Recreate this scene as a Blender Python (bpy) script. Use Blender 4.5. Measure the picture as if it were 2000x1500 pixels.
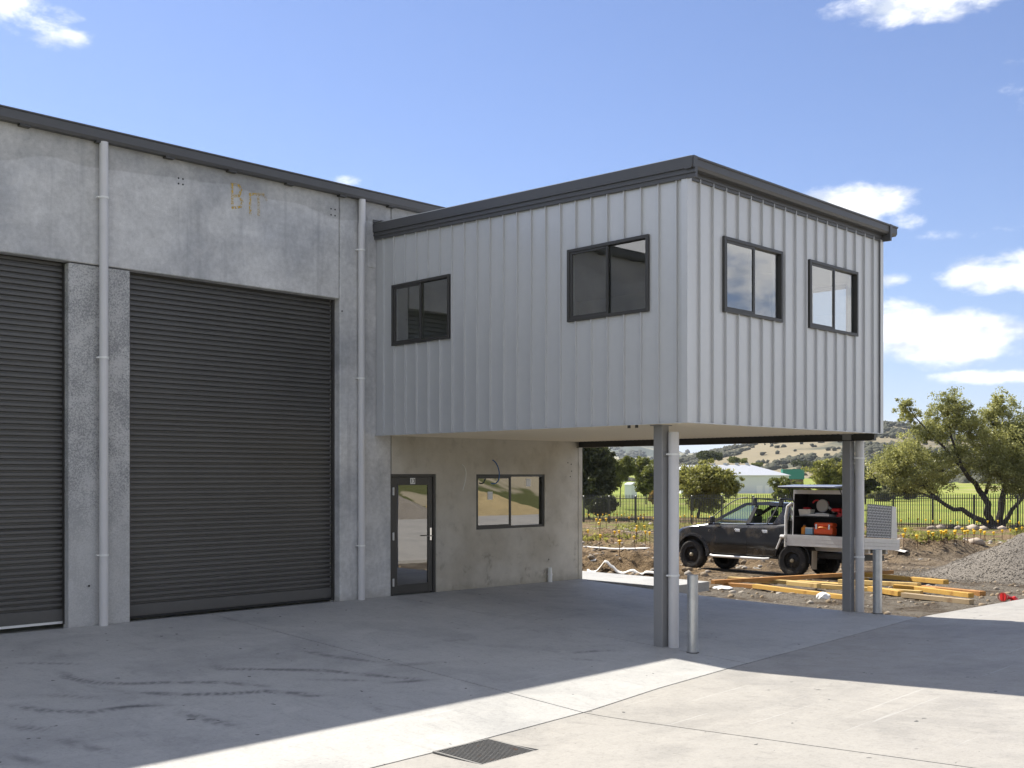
import bpy, bmesh, math, random
import numpy as np
from math import sin, cos, pi, radians, sqrt, atan2
random.seed(7); RNG = np.random.default_rng(7)
scn = bpy.context.scene
for o in list(bpy.data.objects): bpy.data.objects.remove(o)
COL = scn.collection

# ------------------------------------------------------------------ camera, sky, sun, exposure
CAM = np.array([-11.258, -14.694, 2.08]); FPX = 2104.85; YAW = radians(45.34); HZ = 928.0
FW = np.array([cos(YAW), sin(YAW), 0]); RT = np.array([sin(YAW), -cos(YAW), 0]); UP = np.array([0, 0, 1.0])
cd = bpy.data.cameras.new('camera'); cam = bpy.data.objects.new('camera', cd); COL.objects.link(cam)
cam.location = CAM; cam.rotation_euler = (pi/2, 0, YAW - pi/2)
cd.sensor_width = 36; cd.lens = 36*FPX/2000; cd.shift_y = (HZ-750)/2000; cd.clip_start = .1; cd.clip_end = 30000
scn.camera = cam
SUN_EL = radians(48.8); SUN_AZ = radians(0.7)      # azimuth from +Y towards +X
sd = bpy.data.lights.new('sun', 'SUN'); sun = bpy.data.objects.new('sun', sd); COL.objects.link(sun)
sd.energy = 4.4; sd.angle = radians(.53); sd.color = (1, .95, .86)
sun.rotation_euler = (pi/2 - SUN_EL, 0, pi - SUN_AZ); sun.location = (-20, 60, 60)
scn.view_settings.view_transform = 'Standard'; scn.view_settings.look = 'None'
scn.view_settings.exposure = 1.17; scn.view_settings.gamma = 1; scn.view_settings.use_curve_mapping = False
scn.render.engine = 'CYCLES'; scn.cycles.max_bounces = 8; scn.cycles.diffuse_bounces = 4
scn.cycles.transparent_max_bounces = 16; scn.cycles.caustics_reflective = False; scn.cycles.caustics_refractive = False
scn.cycles.use_denoising = True

class NT:
    """small helper round a node tree"""
    def __init__(s, tree): s.t = tree; s.n = tree.nodes; s.l = tree.links
    def new(s, typ, **kw):
        n = s.n.new(typ)
        for k, v in kw.items(): setattr(n, k, v)
        return n
    def put(s, sock, v):
        if isinstance(v, bpy.types.NodeSocket): s.l.new(v, sock)
        elif v is not None: sock.default_value = v
    def m(s, op, a, b=None, c=None, clamp=False):
        n = s.new('ShaderNodeMath', operation=op, use_clamp=clamp); s.put(n.inputs[0], a)
        if b is not None: s.put(n.inputs[1], b)
        if c is not None: s.put(n.inputs[2], c)
        return n.outputs[0]
    def mix(s, f, a, b, blend='MIX'):
        n = s.new('ShaderNodeMix', data_type='RGBA', blend_type=blend); s.put(n.inputs[0], f); s.put(n.inputs[6], a); s.put(n.inputs[7], b)
        return n.outputs[2]
    def noise(s, vec, scale, detail=4, rough=.55, dist=0):
        n = s.new('ShaderNodeTexNoise'); s.put(n.inputs['Vector'], vec); n.inputs['Scale'].default_value = scale
        n.inputs['Detail'].default_value = detail; n.inputs['Roughness'].default_value = rough; n.inputs['Distortion'].default_value = dist
        return n.outputs['Fac']
    def step(s, v, a, b):
        n = s.new('ShaderNodeMapRange', interpolation_type='SMOOTHSTEP'); s.put(n.inputs[0], v)
        n.inputs[1].default_value = a; n.inputs[2].default_value = b; return n.outputs[0]
    def scale(s, vec, xyz):
        n = s.new('ShaderNodeVectorMath', operation='MULTIPLY'); s.put(n.inputs[0], vec); n.inputs[1].default_value = xyz; return n.outputs[0]
    def sep(s, vec):
        n = s.new('ShaderNodeSeparateXYZ'); s.put(n.inputs[0], vec); return n.outputs

def pxdir(x, y):
    return FW + RT*(x-1000)/FPX + UP*(HZ-y)/FPX

w = bpy.data.worlds.new('World'); scn.world = w; w.use_nodes = True
W = NT(w.node_tree); W.n.clear()
sky = W.new('ShaderNodeTexSky', sky_type='NISHITA', sun_disc=False, sun_elevation=SUN_EL, sun_rotation=SUN_AZ, altitude=50, air_density=1.0, dust_density=.3, ozone_density=3.5)
tc = W.new('ShaderNodeTexCoord'); dx, dy, dz = W.sep(tc.outputs['Generated'])
azn = W.m('ARCTAN2', dy, dx); eln = W.m('ARCSINE', dz)
cv = W.new('ShaderNodeCombineXYZ'); W.put(cv.inputs[0], azn); W.put(cv.inputs[1], W.m('MULTIPLY', eln, 1.9)); CVEC = cv.outputs[0]
n1 = W.noise(CVEC, 9, 8, .6, .3); n2 = W.noise(CVEC, 34, 6, .62, .2)
nn = W.m('ADD', W.m('MULTIPLY', W.m('SUBTRACT', n1, .5), 2.0), W.m('MULTIPLY', W.m('SUBTRACT', n2, .5), 1.5))
# (px, py, half width px, half height px, strength) of the clouds that the photograph shows
clouds = [(1790, 8, 150, 34, 1.0), (1700, 35, 50, 20, .8), (20, 0, 60, 40, .9), (70, 30, 60, 34, .55), (115, 70, 45, 20, .6), (1660, 405, 100, 36, 1.15),
          (1740, 435, 50, 24, .7), (1840, 662, 125, 46, 1.35), (1750, 640, 80, 50, 1.2), (1950, 655, 90, 26, .8), (1945, 535, 95, 30, .95), (2060, 520, 110, 45, 1.0), (1740, 548, 34, 13, .8), (1950, 735, 110, 13, .95),
          (672, 357, 26, 13, .7), (1755, 828, 70, 12, .5), (2300, 700, 200, 50, 1.0), (2250, 120, 220, 60, 1.0), (-250, 250, 200, 50, .9), (2000, 445, 220, 8, .3)]
tot = None
for (px, py, hw, hh, st) in clouds:
    d = pxdir(px, py); d = d/np.linalg.norm(d); a0 = atan2(d[1], d[0]); e0 = math.asin(d[2])
    ca = cos(math.atan((px-1000)/FPX))
    sa = hw/FPX*ca; se = hh/FPX*ca
    u = W.m('MULTIPLY', W.m('SUBTRACT', azn, a0), 1/sa); v = W.m('MULTIPLY', W.m('SUBTRACT', eln, e0), 1/se)
    r2 = W.m('ADD', W.m('MULTIPLY', u, u), W.m('MULTIPLY', v, v))
    k = W.m('MULTIPLY', W.m('SUBTRACT', 1.0, W.m('MULTIPLY', r2, .5)), st)
    k = W.m('MAXIMUM', k, -.6)
    tot = k if tot is None else W.m('MAXIMUM', tot, k)
# the rest of the sky: the same kind of scattered cumulus
gl = W.noise(CVEC, 2.1, 3, .5); glm = W.m('MULTIPLY', W.m('SUBTRACT', gl, .43), 6.0)
dotv = W.new('ShaderNodeVectorMath', operation='DOT_PRODUCT'); W.put(dotv.inputs[0], tc.outputs['Generated']); dotv.inputs[1].default_value = tuple(FW)
away = W.step(dotv.outputs['Value'], .72, .35)
tot = W.m('MAXIMUM', tot, W.m('ADD', W.m('MULTIPLY', W.m('SUBTRACT', away, 1), 3.0), glm))
cl = W.step(W.m('ADD', tot, nn), .12, 1.05)
lo = W.noise(W.scale(CVEC, (1, 1, 1)), 16, 5, .55)
ccol = W.mix(W.step(W.m('ADD', lo, W.m('MULTIPLY', tot, .10)), .40, .58), (.50, .55, .64, 1), (1.0, .99, .97, 1))
bs = W.new('ShaderNodeBackground'); W.put(bs.inputs['Color'], W.mix(1.0, sky.outputs[0], (.84, .885, 1.10, 1), 'MULTIPLY')); bs.inputs['Strength'].default_value = .058
bc = W.new('ShaderNodeBackground'); W.put(bc.inputs['Color'], ccol); bc.inputs['Strength'].default_value = .66
mx = W.new('ShaderNodeMixShader'); W.put(mx.inputs[0], W.m('MULTIPLY', cl, .96)); W.l.new(bs.outputs[0], mx.inputs[1]); W.l.new(bc.outputs[0], mx.inputs[2])
wo = W.new('ShaderNodeOutputWorld'); W.l.new(mx.outputs[0], wo.inputs[0])

# ------------------------------------------------------------------ materials
MATS = {}
def mat(name, base, rough=.6, metal=0, var=(), tint=None, bump=None, coord='pos', spec=.5, extra=None, coat=0):
    """base colour varied by noises: var = [(scale, amount, detail)], tint = (colour, scale, lo, hi), bump = [(scale, distance)]"""
    if name in MATS: return MATS[name]
    m = bpy.data.materials.new(name); m.use_nodes = True; T = NT(m.node_tree); b = T.n['Principled BSDF']
    if coord == 'pos': vec = T.new('ShaderNodeNewGeometry').outputs['Position']
    else: vec = T.new('ShaderNodeTexCoord').outputs['Object']
    col = None; cc = (*base, 1)
    if tint:
        f = T.step(T.noise(vec, tint[1], 5, .6), tint[2], tint[3]); col = T.mix(f, cc, (*tint[0], 1))
    v = None
    for (sc, am, de) in var:
        k = T.m('MULTIPLY', T.m('SUBTRACT', T.noise(vec, sc, de, .6), .5), am*2); v = k if v is None else T.m('ADD', v, k)
    if v is not None:
        v = T.m('ADD', v, 1.0); n = T.new('ShaderNodeVectorMath', operation='SCALE'); T.put(n.inputs[0], col if col is not None else cc[:3]); T.put(n.inputs['Scale'], v); col = n.outputs[0]
    if extra: col = extra(T, vec, col if col is not None else cc, b)
    T.put(b.inputs['Base Color'], col if col is not None else cc)
    b.inputs['Roughness'].default_value = rough; b.inputs['Metallic'].default_value = metal
    b.inputs['Specular IOR Level'].default_value = spec
    if coat: b.inputs['Coat Weight'].default_value = coat; b.inputs['Coat Roughness'].default_value = .08
    if bump:
        prev = None
        for (sc, di) in bump:
            bn = T.new('ShaderNodeBump'); bn.inputs['Strength'].default_value = 1; bn.inputs['Distance'].default_value = di
            T.put(bn.inputs['Height'], T.noise(vec, sc, 5, .6))
            if prev: T.l.new(prev, bn.inputs['Normal'])
            prev = bn.outputs[0]
        T.l.new(prev, b.inputs['Normal'])
    MATS[name] = m; return m

def ex_wall(T, vec, col, b):
    x, y, z = T.sep(vec)
    # damp-looking darker rim with a wavy lower edge under the gutter, drip streaks
    n = T.noise(T.scale(vec, (.32, .32, .1)), 1.3, 2, .5)
    edge = T.m('ADD', z, T.m('MULTIPLY', T.m('SUBTRACT', n, .5), 1.1))
    f = T.step(edge, 6.36, 6.39)
    col = T.mix(T.m('MULTIPLY', f, .6), col, T.mix(.45, col, (.36, .34, .30, 1), 'MULTIPLY'))
    st = T.noise(T.scale(vec, (3.0, 3, .18)), 1.6, 5, .65)
    col = T.mix(T.m('MULTIPLY', T.step(st, .54, .72), .35), col, (.27, .27, .275, 1))
    st2 = T.noise(vec, 2.6, 6, .7, .4)
    col = T.mix(T.m('MULTIPLY', T.step(st2, .56, .7), .28), col, (.66, .645, .62, 1))
    pit = T.noise(vec, 38, 2, .5)
    col = T.mix(T.m('MULTIPLY', T.step(pit, .70, .76), .5), col, (.13, .13, .13, 1))
    # splash dirt close to the ground
    low = T.step(T.m('ADD', z, T.m('MULTIPLY', T.noise(vec, 5, 4, .6), .35)), .36, .12)
    return T.mix(T.m('MULTIPLY', low, .35), col, (.27, .24, .19, 1))
M_WALL = mat('precast_concrete', (.585, .58, .57), .85, 0, [(.7, .26, 5), (3.5, .30, 6), (14, .2, 5), (60, .16, 3)], ((.42, .425, .435), .55, .42, .62), [(25, .003), (140, .0012)], extra=ex_wall, spec=.25)
def ex_pier(T, vec, col, b):
    s = T.noise(vec, 42, 4, .8, .6); f = T.step(T.m('ADD', s, T.m('MULTIPLY', T.m('SUBTRACT', T.noise(vec, 2.4, 4, .6), .5), .5)), .42, .6)
    x, y, z = T.sep(vec)
    up = T.step(z, .9, 2.2)
    col = T.mix(T.m('MULTIPLY', f, T.m('ADD', .25, T.m('MULTIPLY', up, .5))), col, (.185, .19, .195, 1))
    g = T.noise(vec, 30, 3, .7, .4); return T.mix(T.m('MULTIPLY', T.step(g, .58, .68), .55), col, (.58, .58, .57, 1))
M_PIER = mat('rough_pier_concrete', (.52, .515, .505), .88, 0, [(3, .12, 5), (60, .08, 3)], None, [(45, .006), (140, .002)], extra=ex_pier, spec=.25)
def ex_door(T, vec, col, b):
    x, y, z = T.sep(vec)
    s = T.noise(vec, 3.2, 6, .68, .3); col = T.mix(T.m('MULTIPLY', T.step(s, .55, .70), T.m('ADD', .22, T.m('MULTIPLY', T.step(z, 1.4, .4), .42))), col, (.215, .195, .165, 1))
    s = T.noise(vec, 13, 4, .7, .5); col = T.mix(T.m('MULTIPLY', T.step(s, .66, .74), .45), col, (.19, .175, .15, 1))
    low = T.step(T.m('ADD', z, T.m('MULTIPLY', T.noise(vec, 5, 4, .6), .35)), .36, .1)
    return T.mix(T.m('MULTIPLY', low, .45), col, (.27, .24, .18, 1))
M_DWALL = mat('stained_concrete', (.56, .525, .46), .85, 0, [(.9, .15, 5), (5, .14, 6), (70, .06, 3)], ((.46, .42, .35), .8, .42, .66), [(25, .003), (140, .0012)], extra=ex_door, spec=.25)
def ex_slab(T, vec, col, b):
    a = T.new('ShaderNodeAttribute', attribute_name='stain').outputs['Fac']
    def dark(f, c, amt):
        nonlocal col
        col = T.mix(T.m('MULTIPLY', f, amt), col, T.mix(1.0, col, c, 'MULTIPLY'))
    dark(T.step(T.noise(vec, .8, 6, .62, .5), .46, .68), (.80, .805, .815, 1), .8)
    dark(T.step(T.noise(T.scale(vec, (1.6, .5, 1)), 4.5, 6, .7, .6), .52, .70), (.84, .845, .85, 1), .8)
    dark(T.step(T.noise(vec, 22, 5, .7, .4), .50, .66), (.84, .84, .84, 1), .8)
    lt = T.step(T.noise(T.scale(vec, (.9, 1.3, 1)), .9, 5, .6, 1.3), .54, .70); col = T.mix(T.m('MULTIPLY', lt, .4), col, T.mix(1.0, col, (1.2, 1.19, 1.18, 1), 'MULTIPLY'))
    ln = T.step(T.noise(T.scale(vec, (.25, 9, 1)), 1.2, 4, .6, .15), .66, .70); col = T.mix(T.m('MULTIPLY', ln, .3), col, (.5, .49, .47, 1))
    sp = T.noise(vec, 11, 1, .3); col = T.mix(T.m('MULTIPLY', T.step(sp, .79, .80), .9), col, (.05, .05, .05, 1))
    col = T.mix(T.m('MULTIPLY', a, .95, None, True), col, (.075, .075, .078, 1))
    T.put(b.inputs['Roughness'], T.m('ADD', .5, T.m('MULTIPLY', T.noise(vec, 3, 4, .6), .35)))
    return col
M_SLAB = mat('slab_concrete', (.39, .382, .362), .75, 0, [(.5, .08, 4), (4, .08, 6), (40, .12, 4), (90, .12, 3)], None, [(12, .004), (150, .0012)], extra=ex_slab, spec=.3)
M_ROAD = mat('road_concrete', (.315, .298, .270), .75, 0, [(.5, .12, 4), (4, .10, 6), (40, .12, 4), (90, .12, 3)], None, [(12, .004), (150, .0012)], extra=ex_slab, spec=.3)
M_JOINT = mat('joint_filler', (.07, .066, .06), .9)
M_CLAD = mat('grey_steel_cladding', (.575, .58, .585), .34, .22, [(.8, .05, 3), (9, .04, 4)], None, [(1.7, .0016)], spec=.5)
M_TRIM = mat('charcoal_trim', (.078, .078, .081), .42, 0, [(6, .12, 3)], spec=.5)
M_ROOF = mat('roof_sheet', (.55, .55, .55), .4, .2)
M_SLAT = mat('charcoal_slat', (.098, .095, .091), .40, 0, [(.7, .16, 4), (1.2, .10, 3), (14, .10, 4)], None, [(2.5, .004)], spec=.5)
M_FRAME = mat('charcoal_frame', (.045, .043, .04), .4)
M_PVC = mat('grey_pvc_pipe', (.62, .61, .61), .45, 0, [(4, .06, 4), (40, .03, 3)])
M_WHITE = mat('white_plastic', (.8, .8, .78), .5)
M_POST = mat('grey_painted_steel', (.26, .258, .26), .45, 0, [(5, .1, 3)])
M_GALV = mat('galvanised_steel', (.55, .56, .57), .38, .75, [(7, .25, 5), (40, .1, 3)])
M_SOFFIT = mat('soffit_sheet', (.72, .66, .55), .45)
M_PLASTER = mat('plasterboard', (.72, .71, .68), .9)
M_DARK = mat('dark_void', (.012, .012, .012), .9)
M_SILVER = mat('satin_aluminium', (.66, .65, .63), .42, .25, [(8, .12, 4)])
M_CHROME = mat('bright_chrome', (.8, .8, .8), .15, 1)
M_YEL = mat('yellow_cap', (.85, .52, .02), .45)
M_RUST = mat('rusty_bar', (.10, .05, .03), .85, 0, [(30, .3, 3)])
M_BLUE = mat('blue_cable', (.03, .12, .35), .5)
M_STEEL = mat('grate_steel', (.20, .195, .185), .5, .3, [(20, .3, 4)], ((.25, .13, .07), 9, .6, .7))
M_PAINT = mat('yellow_spray_paint', (.62, .42, .05), .8, 0, [(30, .25, 4)])
M_BLACK = mat('black_plastic', (.015, .015, .016), .5)
M_RUBBER = mat('dusty_rubber', (.022, .021, .020), .85, 0, [(9, .3, 4)], ((.09, .075, .055), 7, .5, .75), coord='obj')
M_CAR = mat('black_car_paint', (.012, .012, .013), .2, 0, [(2.5, .5, 4)], ((.085, .07, .052), 2.2, .48, .72), coord='obj', coat=.7)
M_RED = mat('red_plastic', (.55, .02, .02), .45)
M_ORANGE = mat('orange_plastic', (.75, .10, .02), .4)
M_BLUEBOX = mat('pale_blue_box', (.25, .42, .55), .6)
M_MUD = mat('beige_mudflap', (.40, .35, .27), .8)
M_SHEET = mat('white_membrane', (.72, .69, .63), .7, 0, [(8, .1, 4)])

def glass_mat(name, tint, refl, ior=1.5):
    m = bpy.data.materials.new(name); m.use_nodes = True; T = NT(m.node_tree); T.n.clear()
    tr = T.new('ShaderNodeBsdfTransparent'); tr.inputs[0].default_value = (*tint, 1)
    gl = T.new('ShaderNodeBsdfGlossy'); gl.inputs['Roughness'].default_value = .006; gl.inputs[0].default_value = (1, 1, 1, 1)
    fr = T.new('ShaderNodeFresnel'); fr.inputs[0].default_value = ior
    geo = T.new('ShaderNodeNewGeometry').outputs['Position']
    bn = T.new('ShaderNodeBump'); bn.inputs['Distance'].default_value = .0005; T.put(bn.inputs['Height'], T.noise(geo, 1.6, 1, .4)); T.l.new(bn.outputs[0], gl.inputs['Normal'])
    f = T.m('ADD', T.m('MULTIPLY', fr.outputs[0], 1.0 - refl), refl, clamp=True)
    f = T.m('MULTIPLY', f, T.m('SUBTRACT', 1.0, T.new('ShaderNodeNewGeometry').outputs['Backfacing']))
    mx = T.new('ShaderNodeMixShader'); T.put(mx.inputs[0], f); T.l.new(tr.outputs[0], mx.inputs[1]); T.l.new(gl.outputs[0], mx.inputs[2])
    o = T.new('ShaderNodeOutputMaterial'); T.l.new(mx.outputs[0], o.inputs[0]); MATS[name] = m; return m
M_GLASS = glass_mat('window_glass', (.72, .75, .75), .18)
M_DGLASS = glass_mat('reflective_glass', (.36, .38, .37), .30)
M_RGLASS = glass_mat('sky_mirror_glass', (.90, .93, .93), .26)
M_CGLASS = glass_mat('car_glass', (.85, .9, .86), .22)

def leaf_mat(name, c1, c2, sc=.8):
    m = bpy.data.materials.new(name); m.use_nodes = True; T = NT(m.node_tree); T.n.clear()
    g = T.new('ShaderNodeNewGeometry'); r = g.outputs['Random Per Island']; n = T.noise(g.outputs['Position'], sc, 3, .6)
    f = T.m('ADD', T.m('MULTIPLY', r, .55), T.m('MULTIPLY', T.step(n, .35, .65), .5), clamp=True)
    c = T.mix(f, (*c1, 1), (*c2, 1))
    d = T.new('ShaderNodeBsdfDiffuse'); T.put(d.inputs[0], c); t = T.new('ShaderNodeBsdfTranslucent'); T.put(t.inputs[0], c)
    mx = T.new('ShaderNodeMixShader'); mx.inputs[0].default_value = .5; T.l.new(d.outputs[0], mx.inputs[1]); T.l.new(t.outputs[0], mx.inputs[2])
    gs = T.new('ShaderNodeBsdfGlossy'); gs.inputs['Roughness'].default_value = .45; gs.inputs[0].default_value = (.5, .5, .5, 1)
    m2 = T.new('ShaderNodeMixShader'); m2.inputs[0].default_value = .05; T.l.new(mx.outputs[0], m2.inputs[1]); T.l.new(gs.outputs[0], m2.inputs[2])
    o = T.new('ShaderNodeOutputMaterial'); T.l.new(m2.outputs[0], o.inputs[0]); MATS[name] = m; return m
L_DARK = leaf_mat('dark_foliage', (.03, .04, .016), (.11, .12, .035))
L_MID = leaf_mat('mid_foliage', (.07, .085, .022), (.24, .25, .055))
L_LIGHT = leaf_mat('light_foliage', (.12, .13, .03), (.42, .40, .10))
L_TREE = leaf_mat('feathery_foliage', (.16, .17, .055), (.50, .49, .17), .5)
L_OLIVE = leaf_mat('olive_foliage', (.075, .085, .04), (.20, .19, .085))
L_GOLD = leaf_mat('golden_foliage', (.16, .10, .025), (.36, .24, .05))
M_BARK = mat('dark_bark', (.055, .045, .038), .95, 0, [(6, .3, 5)], None, [(14, .03)])

# ------------------------------------------------------------------ mesh helpers
class MB:
    def __init__(s): s.v = []; s.f = []
    def add(s, vs, fs):
        o = len(s.v); s.v += [tuple(map(float, p)) for p in vs]; s.f += [tuple(i+o for i in f) for f in fs]; return s
    def box(s, x0, x1, y0, y1, z0, z1):
        return s.hexa([(x0, y0, z0), (x1, y0, z0), (x1, y1, z0), (x0, y1, z0), (x0, y0, z1), (x1, y0, z1), (x1, y1, z1), (x0, y1, z1)])
    def hexa(s, p): return s.add(p, [(3, 2, 1, 0), (4, 5, 6, 7), (0, 1, 5, 4), (1, 2, 6, 5), (2, 3, 7, 6), (3, 0, 4, 7)])
    def prism(s, poly, a, b, axis):
        """2D poly extruded along axis between a and b; poly gives the other two coordinates in xyz order"""
        n = len(poly)
        def P(q, t): return {0: (t, q[0], q[1]), 1: (q[0], t, q[1]), 2: (q[0], q[1], t)}[axis]
        return s.add([P(q, a) for q in poly] + [P(q, b) for q in poly], [tuple(range(n-1, -1, -1)), tuple(range(n, 2*n))] + [(i, (i+1) % n, n+(i+1) % n, n+i) for i in range(n)])
    def tube(s, pts, r, n=8, cap=True):
        pts = [np.array(p, float) for p in pts]; rs = r if hasattr(r, '__len__') else [r]*len(pts); o = len(s.v); ref = None
        for i, p in enumerate(pts):
            d = pts[min(i+1, len(pts)-1)] - pts[max(i-1, 0)]; d = d/(np.linalg.norm(d)+1e-9)
            if ref is None: ref = np.array([0, 0, 1.]) if abs(d[2]) < .9 else np.array([1., 0, 0])
            a = np.cross(d, ref); a /= np.linalg.norm(a)+1e-9; b = np.cross(d, a); ref = -np.cross(d, a) if False else ref
            for k in range(n):
                t = 2*pi*k/n; s.v.append(tuple(p + (a*cos(t) + b*sin(t))*rs[i]))
        for i in range(len(pts)-1):
            for k in range(n): s.f.append((o+i*n+k, o+i*n+(k+1) % n, o+(i+1)*n+(k+1) % n, o+(i+1)*n+k))
        if cap: s.f.append(tuple(o+k for k in range(n-1, -1, -1))); s.f.append(tuple(o+(len(pts)-1)*n+k for k in range(n)))
        return s
    def lathe(s, prof, c=(0, 0, 0), axis=2, n=20):
        """prof: (radius, height) pairs turned round an axis"""
        o = len(s.v)
        for (r, h) in prof:
            for k in range(n):
                t = 2*pi*k/n; q = (r*cos(t), r*sin(t))
                p = {2: (q[0], q[1], h), 0: (h, q[0], q[1]), 1: (q[0], h, q[1])}[axis]; s.v.append((p[0]+c[0], p[1]+c[1], p[2]+c[2]))
        for i in range(len(prof)-1):
            for k in range(n): s.f.append((o+i*n+k, o+i*n+(k+1) % n, o+(i+1)*n+(k+1) % n, o+(i+1)*n+k))
        return s
    def mesh(s, name, off=(0, 0, 0)):
        me = bpy.data.meshes.new(name); me.from_pydata([(x-off[0], y-off[1], z-off[2]) for (x, y, z) in s.v], [], s.f)
        bm = bmesh.new(); bm.from_mesh(me); bmesh.ops.recalc_face_normals(bm, faces=bm.faces[:]); bm.to_mesh(me); bm.free()
        return me
def bevel(me, w, seg=1, ang=40):
    bm = bmesh.new(); bm.from_mesh(me)
    es = [e for e in bm.edges if len(e.link_faces) == 2 and e.calc_face_angle(0) > radians(ang)]
    bmesh.ops.bevel(bm, geom=es, offset=w, segments=seg, affect='EDGES', profile=.6); bm.to_mesh(me); bm.free(); return me
def smooth(me, ang=35):
    me.shade_smooth()
    try: me.set_sharp_from_angle(angle=radians(ang))
    except Exception: pass
    return me
def root_off(p):
    while p is not None and p.parent is not None: p = p.parent
    return tuple(p.get('_off', (0, 0, 0))) if p is not None else (0, 0, 0)
OFFS = {}
def top(o):
    while o.parent is not None: o = o.parent
    return o
def obj(name, mb, material, parent=None, bev=0, sm=False, label=None, cat=None, group=None, kind=None, local=False):
    off = (0, 0, 0)
    if parent is not None and not local: off = OFFS.get(top(parent).name, (0, 0, 0))
    me = mb.mesh(name, off) if isinstance(mb, MB) else mb
    if bev: bevel(me, bev)
    if sm: smooth(me)
    o = bpy.data.objects.new(name, me); COL.objects.link(o)
    if material and not len(me.materials): me.materials.append(material)
    if parent is not None: o.parent = parent
    return tag(o, label, cat, group, kind)
def tag(o, label=None, cat=None, group=None, kind=None):
    if label: o['label'] = label
    if cat: o['category'] = cat
    if group: o['group'] = group
    if kind: o['kind'] = kind
    return o
def empty(name, loc, label, cat, group=None):
    o = bpy.data.objects.new(name, None); o.empty_display_size = .2; COL.objects.link(o); o.location = loc; OFFS[o.name] = tuple(loc)
    return tag(o, label, cat, group)
def inst(name, me, parent, loc, rot=None):
    o = bpy.data.objects.new(name, me); COL.objects.link(o); o.parent = parent; o.location = loc
    if rot: o.rotation_euler = rot
    return o
def B(*a): return MB().box(*a)

# ------------------------------------------------------------------ heights of the ground
def ip(x, tab): return np.interp(x, [t[0] for t in tab], [t[1] for t in tab])
YD = [(-40, -8.0), (-14, -7.75), (-5.2, -7.57), (-3, -7.46), (-1.6, -7.28), (0, -7.17), (3, -7.1), (5.6, -7.15), (12, -7.35), (40, -8)]
ZD = [(-40, -.36), (-14, -.34), (-5, -.325), (-3, -.315), (0, -.285), (3, -.23), (5.3, -.15), (12, -.19), (40, -.3)]
ZW = [(-40, 0), (0, -.004), (5.3, -.04), (12, -.05)]
def zslab(X, Y):
    X = np.asarray(X, float); Y = np.asarray(Y, float); yd = ip(X, YD); zd = ip(X, ZD); zw = ip(X, ZW)
    t = np.clip(Y/yd, -1, 1); s = np.clip((X-1.5)/3.5, 0, 1); s = s*s*(3-2*s)
    za = zw + (zd-zw)*np.maximum(t, 0) - .05*np.sin(pi*np.clip(t, 0, 1))*s
    q = np.maximum(yd-Y, 0); zr = zd + .055*(np.sqrt(q*q+.35**2)-.35) - .0*q
    zr = np.minimum(zr, zd+.50)
    return np.where(Y >= yd, za, zr)
def vnoise(x, y, seed=0):
    r = np.random.default_rng(seed); T = r.random((256, 256)); xi = np.floor(x).astype(int); yi = np.floor(y).astype(int); fx = x-xi; fy = y-yi
    fx = fx*fx*(3-2*fx); fy = fy*fy*(3-2*fy); g = lambda a, b: T[a % 256, b % 256]
    return (g(xi, yi)*(1-fx)+g(xi+1, yi)*fx)*(1-fy) + (g(xi, yi+1)*(1-fx)+g(xi+1, yi+1)*fx)*fy
def fbm(x, y, seed=0, o=4):
    s = 0; a = .5
    for i in range(o): s = s + a*(vnoise(x*2**i, y*2**i, seed+i)-.5); a *= .5
    return s
UB = [(-400, 6), (-60, 3.0), (-14, 2.2), (-6, .3), (0, .1), (16, -.2), (18.5, -.22), (21, -.30), (26.6, -.56), (32, -.68), (61, -1.03), (82, -1.5), (300, -2.9), (480, -2.2), (900, 4), (30000, 40)]
def hbase(X, Y):
    u = (X-CAM[0])*FW[0] + (Y-CAM[1])*FW[1]
    return ip(u, UB)
def hdirt(X, Y):
    X = np.asarray(X, float); Y = np.asarray(Y, float); h = hbase(X, Y)
    r = np.clip((X-5.0)/2.5, 0, 1)
    # churned soil towards the fence, flatter gravel towards the road
    m = np.clip((Y+1.5)/4, 0, 1)*np.clip((X-6.0)/2, 0, 1)*np.clip((30-X)/8, 0, 1)
    h = h + m*(.6*fbm(X*.7, Y*.7, 3, 5) + .35*np.abs(fbm(X*2.1, Y*2.1, 9, 4)) + .16*fbm(X*6, Y*6, 19, 2))
    h = h + r*(.14*fbm(X*.9, Y*.9, 5, 5) + .05*fbm(X*5, Y*5, 6, 3))
    # long spoil ridges
    def ridge(px, py, w, hh, ang): 
        a = (X-px)*cos(ang)+(Y-py)*sin(ang); b = -(X-px)*sin(ang)+(Y-py)*cos(ang)
        return hh*np.exp(-(b/w)**2)*np.clip(1.3-np.abs(a)/6, 0, 1)*(1+1.2*fbm(X*1.5, Y*1.5, 12, 3))
    h = h + ridge(11.2, 6.6, .8, .42, 2.2) + ridge(24, 17.5, 1.4, .5, 2.25) + ridge(24.5, 2.4, 1.2, .55, -.75+pi) + ridge(33, 12, 1.5, .4, 2.3)
    # keep the ute's standing ground even
    k = np.exp(-(((X-14.4)/1.6)**4 + ((Y-1.5)/3.2)**4)); flat = -.56 - .06*(X-13.6)
    return h*(1-k) + flat*k
def hit(px, py, fn, t0=8, t1=400):
    d = pxdir(px, py); ts = np.concatenate([np.arange(t0, 60, .05), np.arange(60, t1, .4)]); P = CAM + ts[:, None]*d
    s = P[:, 2] - fn(P[:, 0], P[:, 1]); i = int(np.argmax(s < 0)) if (s < 0).any() else len(ts)-1
    return P[i]
def at(px, py, u): return CAM + pxdir(px, py)*u      # point at depth u along the view axis

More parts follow.
